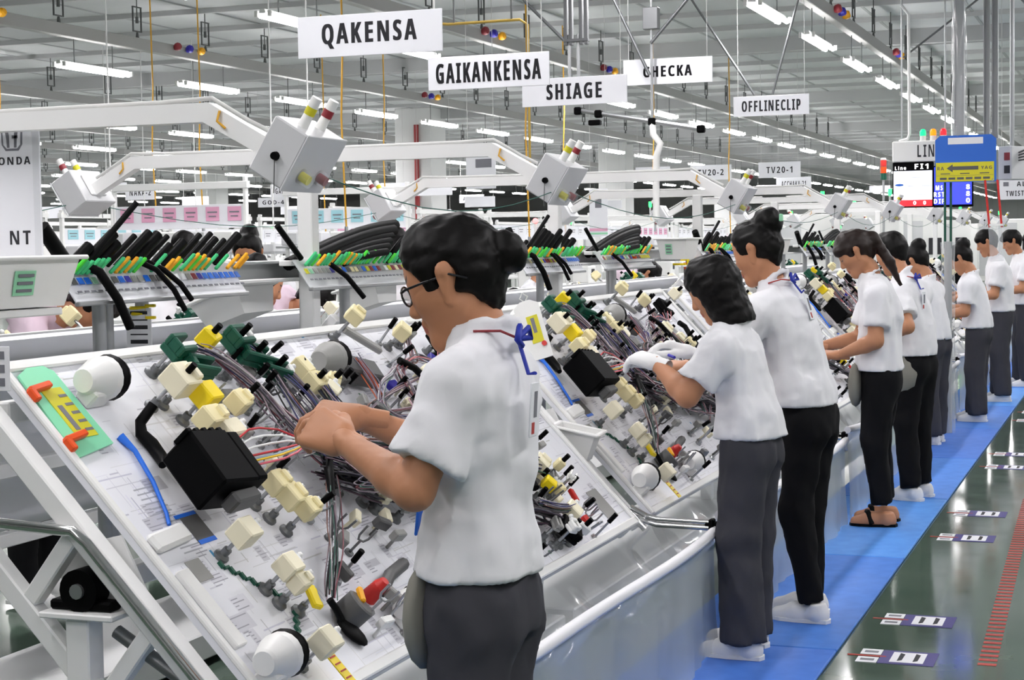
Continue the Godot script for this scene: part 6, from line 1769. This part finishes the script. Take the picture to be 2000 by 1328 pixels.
# ------------------------------------------------------------------ steelwork, pipes and hoses under the roof
func overhead_steel() -> void:
	var o := thing("channel_hanger", "bundle of grey steel channels hung from the roof above the SHIAGE sign", "steel hanger", Vector3(-3.485, 0, -10.64))
	for e in [-0.07, -0.035, 0.035, 0.07]:
		part(MB.new().cbox(Vector3(e, (CEIL + 2.83) / 2, 0), Vector3(0.022, CEIL - 2.83, 0.04), 0.003), "channel", M.dull_steel, o)
	for e in [-0.05, 0.012]: part(MB.new().cyl(Vector3(e, 2.6, 0), Vector3(e, 2.9, 0), 0.011, 0.011, 8), "rod", M.steel, o)
	part(MB.new().cbox(Vector3(0, 2.86, 0), Vector3(0.17, 0.02, 0.05), 0.003), "cross_plate", M.dull_steel, o)
	part(MB.new().cyl(Vector3(-0.08, 2.86, 0), Vector3(-0.36, 3.14, 0), 0.011, 0.011, 8).cyl(Vector3(-0.36, 3.14, 0), Vector3(-0.9, CEIL, 0), 0.011, 0.011, 8), "brace", M.dull_steel, o)
	o = thing("pipe_gantry", "horizontal chrome pipe with black clamps and a gooseneck crossing under the CHECKA sign", "pipe gantry", Vector3(-3.05, 2.3, -10.55))
	part(MB.new().cyl(Vector3(-0.42, 0.1, 0), Vector3(0.44, -0.06, 0), 0.016, 0.016, 10), "pipe", M.steel, o)
	for e in [-0.4, -0.26, 0.1, 0.42]: part(MB.new().cbox(Vector3(e, 0.02 - e * 0.18, 0), Vector3(0.05, 0.05, 0.05), 0.008), "clamp", M.black_plastic, o)
	part(MB.new().cbox(Vector3(-0.28, 0.01, 0.02), Vector3(0.08, 0.035, 0.05), 0.006), "sensor", M.black_plastic, o)
	part(MB.new().tube([Vector3(0.1, 0.0, 0), Vector3(0.11, -0.08, 0.02), Vector3(0.16, -0.14, 0.03), Vector3(0.13, -0.22, 0.02), Vector3(0.12, -0.4, 0.0), Vector3(0.12, -0.62, 0)], 0.022, 10), "gooseneck", M.white_plastic, o)
	part(MB.new().cyl(Vector3(0.1, 0.02, 0), Vector3(0.1, CEIL - 2.3, 0), 0.009, 0.009, 8), "drop_rod", M.steel, o)
	part(MB.new().cyl(Vector3(0.09, 0.3, 0.02), Vector3(-0.36, 1.25, 0.02), 0.011, 0.011, 8), "brace", M.dull_steel, o)
	part(MB.new().cyl(Vector3(0.1, 0.5, 0.02), Vector3(0.7, 1.15, 0.02), 0.011, 0.011, 8), "brace", M.dull_steel, o)
	part(MB.new().cbox(Vector3(0.1, 0.66, 0), Vector3(0.1, 0.14, 0.06), 0.004), "bracket", M.dull_steel, o)
	o = thing("air_pipe", "yellow-brown air pipe bent down between the QAKENSA and GAIKANKENSA signs", "pipe", Vector3(-3.48, 2.79, -9.0))
	part(MB.new().tube([Vector3(-0.7, 0.02, 0.4), Vector3(-0.24, 0.0, 0), Vector3(0.2, 0.0, 0), Vector3(0.245, -0.03, 0), Vector3(0.247, -0.25, 0), Vector3(0.247, -0.9, 0)], 0.008, 8), "pipe", M.pipe_ochre, o)
	for e in [-0.2, 0.15]: part(MB.new().cyl(Vector3(e, 0.0, 0), Vector3(e, CEIL - 2.79, 0), 0.006, 0.006, 6), "hanger", M.hanger_steel, o)
	for q in [[Vector3(-2.2, 3.3, -17.0), Vector3(-0.9, CEIL, -17.5), "leaning left of the film-wrapped channel"], [Vector3(-0.75, 3.3, -15.5), Vector3(-1.6, CEIL, -16.0), "crossing behind the roof channels"], [Vector3(MID - 0.16, 2.74, -14.0), Vector3(MID - 1.2, CEIL, -14.0), "left above the OFFLINECLIP sign"], [Vector3(MID - 0.01, 2.74, -14.0), Vector3(MID + 0.45, CEIL, -14.0), "right above the OFFLINECLIP sign"]]:
		solo(MB.new().cyl(q[0], q[1], 0.010, 0.010, 8), "roof_strut", M.dull_steel, "slanting grey steel strut under the roof, " + q[2], "steel strut", "roof struts")
	var hoses := [[-6.2, -12.7, 1.7, "below the QAKENSA sign"], [-5.45, -15.1, 1.6, "below the SHIAGE sign"], [-9.4, -15.8, 1.8, "left of the second arm's post"], [-9.6, -15.2, 1.9, "far left, beside another"], [-8.4, -18.3, 1.7, "right of the second arm's post"], [-9.35, -18.6, 1.5, "just right of the second arm's post"], [-6.5, -23.3, 1.8, "behind the fourth arm"], [-5.5, -23.7, 1.6, "left of the TV20-1 sign"], [-6.9, -20.5, 1.6, "behind the woman with glasses"], [-11.5, -15.2, 1.6, "at the left beside the poster"]]
	for h in hoses:
		var t := thing("air_hose", "thin yellow air hose hanging from the roof, " + h[3], "hose", Vector3(h[0], 0, h[1]), Basis(), "yellow air hoses")
		part(MB.new().tube([Vector3(0, CEIL, 0), Vector3(0.01, 3.2, 0), Vector3(-0.01, 2.6, 0.01), Vector3(0.01, h[2], 0)], 0.008, 7), "hose", M.hose_yellow, t)
		part(MB.new().cyl(Vector3(0.01, h[2] - 0.12, 0), Vector3(0.01, h[2], 0), 0.02, 0.016, 8), "coupling", M.steel, t)
	for h in [[-7.9, -14.6], [-7.5, -14.6], [-8.6, -12.9], [-12.0, -20.0], [-12.8, -20.0], [-13.4, -20.0]]:
		solo(MB.new().cyl(Vector3(h[0], 1.7, h[1]), Vector3(h[0], CEIL, h[1]), 0.007, 0.007, 6), "hanging_rod", M.white_paint, "thin white rod hanging from the roof over the far benches at the left", "rod", "thin white rods")

# ------------------------------------------------------------------ the other lines of the hall
func make_station(card: String) -> Node3D:
	var o := thing("work_station", "", "workstation")
	part(MB.new().cbox(Vector3(0, 0.85, 0), Vector3(0.8, 0.05, 2.3), 0.006), "table_top", M.white_paint, o)
	for x in [-0.36, 0.36]:
		for z in [-1.1, 1.1]: part(MB.new().cbox(Vector3(x, 0.42, z), Vector3(0.05, 0.84, 0.05), 0.004), "leg", M.white_paint, o)
	for z in [-1.1, 1.1]: part(MB.new().cbox(Vector3(-0.3, 1.45, z), Vector3(0.05, 1.2, 0.05), 0.004), "upright", M.white_paint, o)
	part(MB.new().cbox(Vector3(-0.3, 1.98, 0), Vector3(0.06, 0.06, 2.3), 0.004), "top_rail", M.white_paint, o)
	part(MB.new().cbox(Vector3(-0.3, 1.72, 0), Vector3(0.012, 0.2, 2.2), 0.003), "header_board", M.sign_white, o)
	for k in 6:
		var c := part(MB.new().box(Vector3(-0.29, 1.74, -0.92 + k * 0.36), Vector3(0.004, 0.12, 0.22)), "card", M[card], o)
		part(MB.new().box(Vector3(-0.287, 1.755, -0.92 + k * 0.36), Vector3(0.002, 0.012, 0.16)), "print", M.grey_ink, c)
		part(MB.new().box(Vector3(-0.287, 1.72, -0.92 + k * 0.36), Vector3(0.002, 0.01, 0.12)), "print", M.grey_ink, c)
	part(MB.new().cbox(Vector3(-0.22, 1.45, 0), Vector3(0.3, 0.02, 2.25), 0.003), "shelf", M.aluminium, o)
	part(MB.new().cbox(Vector3(-0.24, 1.2, 0), Vector3(0.26, 0.02, 2.25), 0.003), "shelf", M.aluminium, o)
	for k in 5:
		part(MB.new().cbox(Vector3(-0.2, 1.53, -0.9 + k * 0.45), Vector3(0.2, 0.13, 0.3), 0.012), "tray", [M.white_plastic, M.grey_box, M.white_plastic, M.paper, M.grey_box][k], o)
		part(MB.new().cbox(Vector3(-0.2, 1.28, -0.9 + k * 0.45), Vector3(0.2, 0.12, 0.34), 0.012), "tray", [M.white_plastic, M.paper, M.dark_grey_plastic, M.white_plastic, M.white_plastic][k], o)
	part(MB.new().cbox(Vector3(0.05, 1.02, 0.3), Vector3(0.3, 0.28, 0.4), 0.02), "machine", M.white_plastic, o)
	part(MB.new().box(Vector3(0.202, 1.06, 0.3), Vector3(0.004, 0.1, 0.16)), "dark_panel", M.ink, o)
	return o

func make_cabinet() -> Node3D:
	var o := thing("machine_cabinet", "", "machine cabinet")
	part(MB.new().cbox(Vector3(0, 1.0, 0), Vector3(1.1, 2.0, 0.9), 0.02), "body", M.white_plastic, o)
	part(MB.new().cbox(Vector3(-0.25, 1.05, 0.455), Vector3(0.48, 1.7, 0.02), 0.006), "door", M.grey_box, o)
	part(MB.new().cbox(Vector3(0.28, 1.35, 0.46), Vector3(0.3, 0.36, 0.03), 0.008), "screen", M.ink, o)
	part(MB.new().cbox(Vector3(0.28, 0.85, 0.455), Vector3(0.34, 0.3, 0.02), 0.004), "vent_panel", M.mid_grey_plastic, o)
	part(MB.new().cyl(Vector3(0.35, 2.0, 0.1), Vector3(0.35, 2.3, 0.1), 0.02, 0.02, 8), "lamp_pole", M.aluminium, o)
	part(MB.new().cyl(Vector3(0.35, 2.3, 0.1), Vector3(0.35, 2.42, 0.1), 0.035, 0.035, 10), "beacon_cap", M.led_green, o)
	return o

func background() -> void:
	var pink := make_station("pink_card")
	var cyan := make_station("cyan_card")
	var plain := make_station("paper")
	var rr := RandomNumberGenerator.new()
	rr.seed = 77
	var rows := [[-8.6, -19.0, -62.0], [-12.4, -16.5, -62.0], [-16.2, -18.5, -60.0], [-20.0, -24.0, -60.0], [-24.0, -28.0, -60.0], [-28.2, -34.0, -60.0], [-33.0, -40.0, -58.0], [-38.0, -46.0, -58.0]]
	var used := {}
	var nth := ["first", "second", "third", "fourth", "fifth", "sixth", "seventh", "eighth", "ninth", "tenth", "eleventh", "twelfth", "thirteenth", "fourteenth", "fifteenth", "sixteenth", "seventeenth", "eighteenth", "nineteenth", "twentieth", "last"]
	for q in [[pink, Vector3(-8.15, 0, -13.0), "pink"], [cyan, Vector3(-7.6, 0, -15.3), "cyan"]]:
		var st: Node3D = q[0]
		used[st] = true
		st.transform = Transform3D(Basis(Vector3.UP, -PI / 2) * Basis.from_scale(Vector3(1, 1.06, 0.62)), q[1])
		tag(st, "white workstation with a row of %s cards facing this way behind the racks" % q[2], "workstation", "background workstations")
	var rk := 0
	for r in rows:
		var z: float = r[1]
		var k := 0
		while z > r[2]:
			var src := pink if k % 5 == 0 and rk < 3 else (cyan if k % 4 == 1 else plain)
			var o: Node3D
			if used.has(src): o = copy(src)
			else: o = src
			used[src] = true
			o.position = Vector3(r[0], 0, z)
			o.basis = Basis()
			var lab := "white workstation with %s cards, %s in the %s bench row behind the boards" % [["pink", "cyan", "white"][[pink, cyan, plain].find(src)], nth[k], nth[rk]]
			tag(o, lab, "workstation", "background workstations")
			z -= 2.55 if rk < 3 else 3.2
			k += 1
		rk += 1
	# overhead arms of the next lines
	var arm := get_node("overhead_arm") as Node3D
	var n := 0
	for r in [-7.0, -14.3]:
		for k in 8:
			n += 1
			copy(arm, "white overhead arm, %s of those on the background lines" % nth[n - 1], Vector3(r, 0, -18.0 - k * 4.2), Basis())
	# machine cabinets towards the far end
	var cab := make_cabinet()
	var spots := [[-4.6, -31.0], [-5.9, -31.5], [-4.7, -38.0], [-6.4, -38.5], [-10.5, -36.0], [-3.2, -47.0], [-5.0, -47.5], [-7.0, -47.0], [-10.5, -52.0], [-2.6, -60.0], [-5.0, -61.0], [-8.0, -61.0], [-11.0, -63.0], [-14.5, -64.0], [-18.0, -65.0], [-22.0, -65.0], [-26.0, -65.0], [-30.0, -64.0], [-34.0, -62.0]]
	for k in spots.size():
		var o := cab if k == 0 else copy(cab)
		o.position = Vector3(spots[k][0], 0, spots[k][1])
		o.rotation.y = rr.randf_range(-0.1, 0.6)
		tag(o, "white machine cabinet with a dark screen, %s from the near side" % nth[k], "machine cabinet", "far machine cabinets")
	# hanging signs of the other lines
	var far := [["NAKA-2", -16.62, 2.55, -25.84, 0.26], ["3A", -20.12, 2.84, -30.31, 0.21], ["GANDER-3", -13.5, 2.49, -25.45, 0.22], ["KENDE", -14.2, 2.68, -31.22, 0.25], ["ACCHAKA-21", -5.77, 2.52, -29.83, 0.24], ["ACS0-7", -14.55, 2.6, -36.48, 0.19], ["GOD-4", -14.61, 2.35, -27.02, 0.17], ["B-4", -29.31, 2.93, -51.22, 0.23]]
	for f in far: hung_sign(f[0], Vector3(f[1], f[2], f[3]), 0.62, f[4], "small white hanging sign reading %s far in the background" % f[0], 0.7, 0.42)
	var places := [[-9.7, 2.96, -46.4], [-7.3, 3.0, -51.0], [-8.0, 2.74, -28.6], [-18.0, 2.5, -30.0], [-19.5, 2.45, -37.0], [-22.0, 2.4, -42.0], [-11.8, 2.35, -30.0], [-16.0, 2.3, -38.0], [-24.0, 2.5, -48.0], [-10.2, 2.4, -24.0], [-17.5, 2.2, -24.5], [-12.6, 2.5, -41.0]]
	for k in places.size(): hung_sign("", Vector3(places[k][0], places[k][1], places[k][2]), 0.62, 0.2, "small blank white sign hung far in the background, %s of its kind" % nth[k])
	# paper poster with green and red header
	var o := hung_sign("", Vector3(-5.1, 2.17, -13.0), 0.3, 0.36, "hanging sheet with a green and red header right of the tall arm", 0.5, 0.4, "sign_white", -0.25)
	part(MB.new().box(Vector3(0, 0.155, 0.004), Vector3(0.29, 0.035, 0.002)), "green_header", M.mint_label, o)
	for k in 7: part(MB.new().box(Vector3(-0.12 + k * 0.04, 0.105, 0.004), Vector3(0.022, 0.03, 0.002)), "red_mark", M.tape_red, o)
	part(MB.new().box(Vector3(0.03, 0.03, 0.004), Vector3(0.16, 0.07, 0.002)), "print", M.grey_ink, o)
	o = hung_sign("", Vector3(-5.35, 1.85, -17.0), 0.2, 0.5, "tall hanging sheet with a green foot stripe behind the third arm", 0.5, 0.4)
	part(MB.new().box(Vector3(0, -0.22, 0.004), Vector3(0.2, 0.02, 0.002)), "green_stripe", M.mint_label, o)
	part(MB.new().box(Vector3(0, -0.18, 0.004), Vector3(0.2, 0.03, 0.002)), "pink_stripe", M.pink_card, o)
	part(MB.new().box(Vector3(0, 0.1, 0.004), Vector3(0.07, 0.1, 0.002)), "print", M.grey_ink, o)
	# small indicator lights on the far benches
	for q in [[Vector3(-5.2, 1.72, -14.6), "led_pink", "first"], [Vector3(-5.05, 1.72, -14.6), "led_pink", "second"], [Vector3(-4.9, 1.72, -14.6), "led_pink", "third"], [Vector3(-4.15, 1.6, -14.2), "led_green", "nearest green"], [Vector3(-3.5, 1.66, -21.0), "led_green", "second green"]]:
		var t := thing("indicator_lamp", "%s small glowing indicator lamp on a stand behind the racks" % q[2], "indicator lamp", Vector3(q[0].x, 0, q[0].z), Basis(), "indicator lamps")
		part(MB.new().cyl(Vector3.ZERO, Vector3(0, q[0].y, 0), 0.012, 0.012, 6), "stand", M.white_paint, t)
		part(MB.new().ball(Vector3(0, q[0].y + 0.02, 0), Vector3(0.028, 0.028, 0.028), 10), "lamp_bulb", M[q[1]], t)

func _ready() -> void:
	rng.seed = 7
	view()
	materials()
	lamps_and_trunks()
	shell()
	boards()
	arms()
	signs()
	racks()
	middle_clutter()
	people()
	andon()
	overhead_steel()
	background()
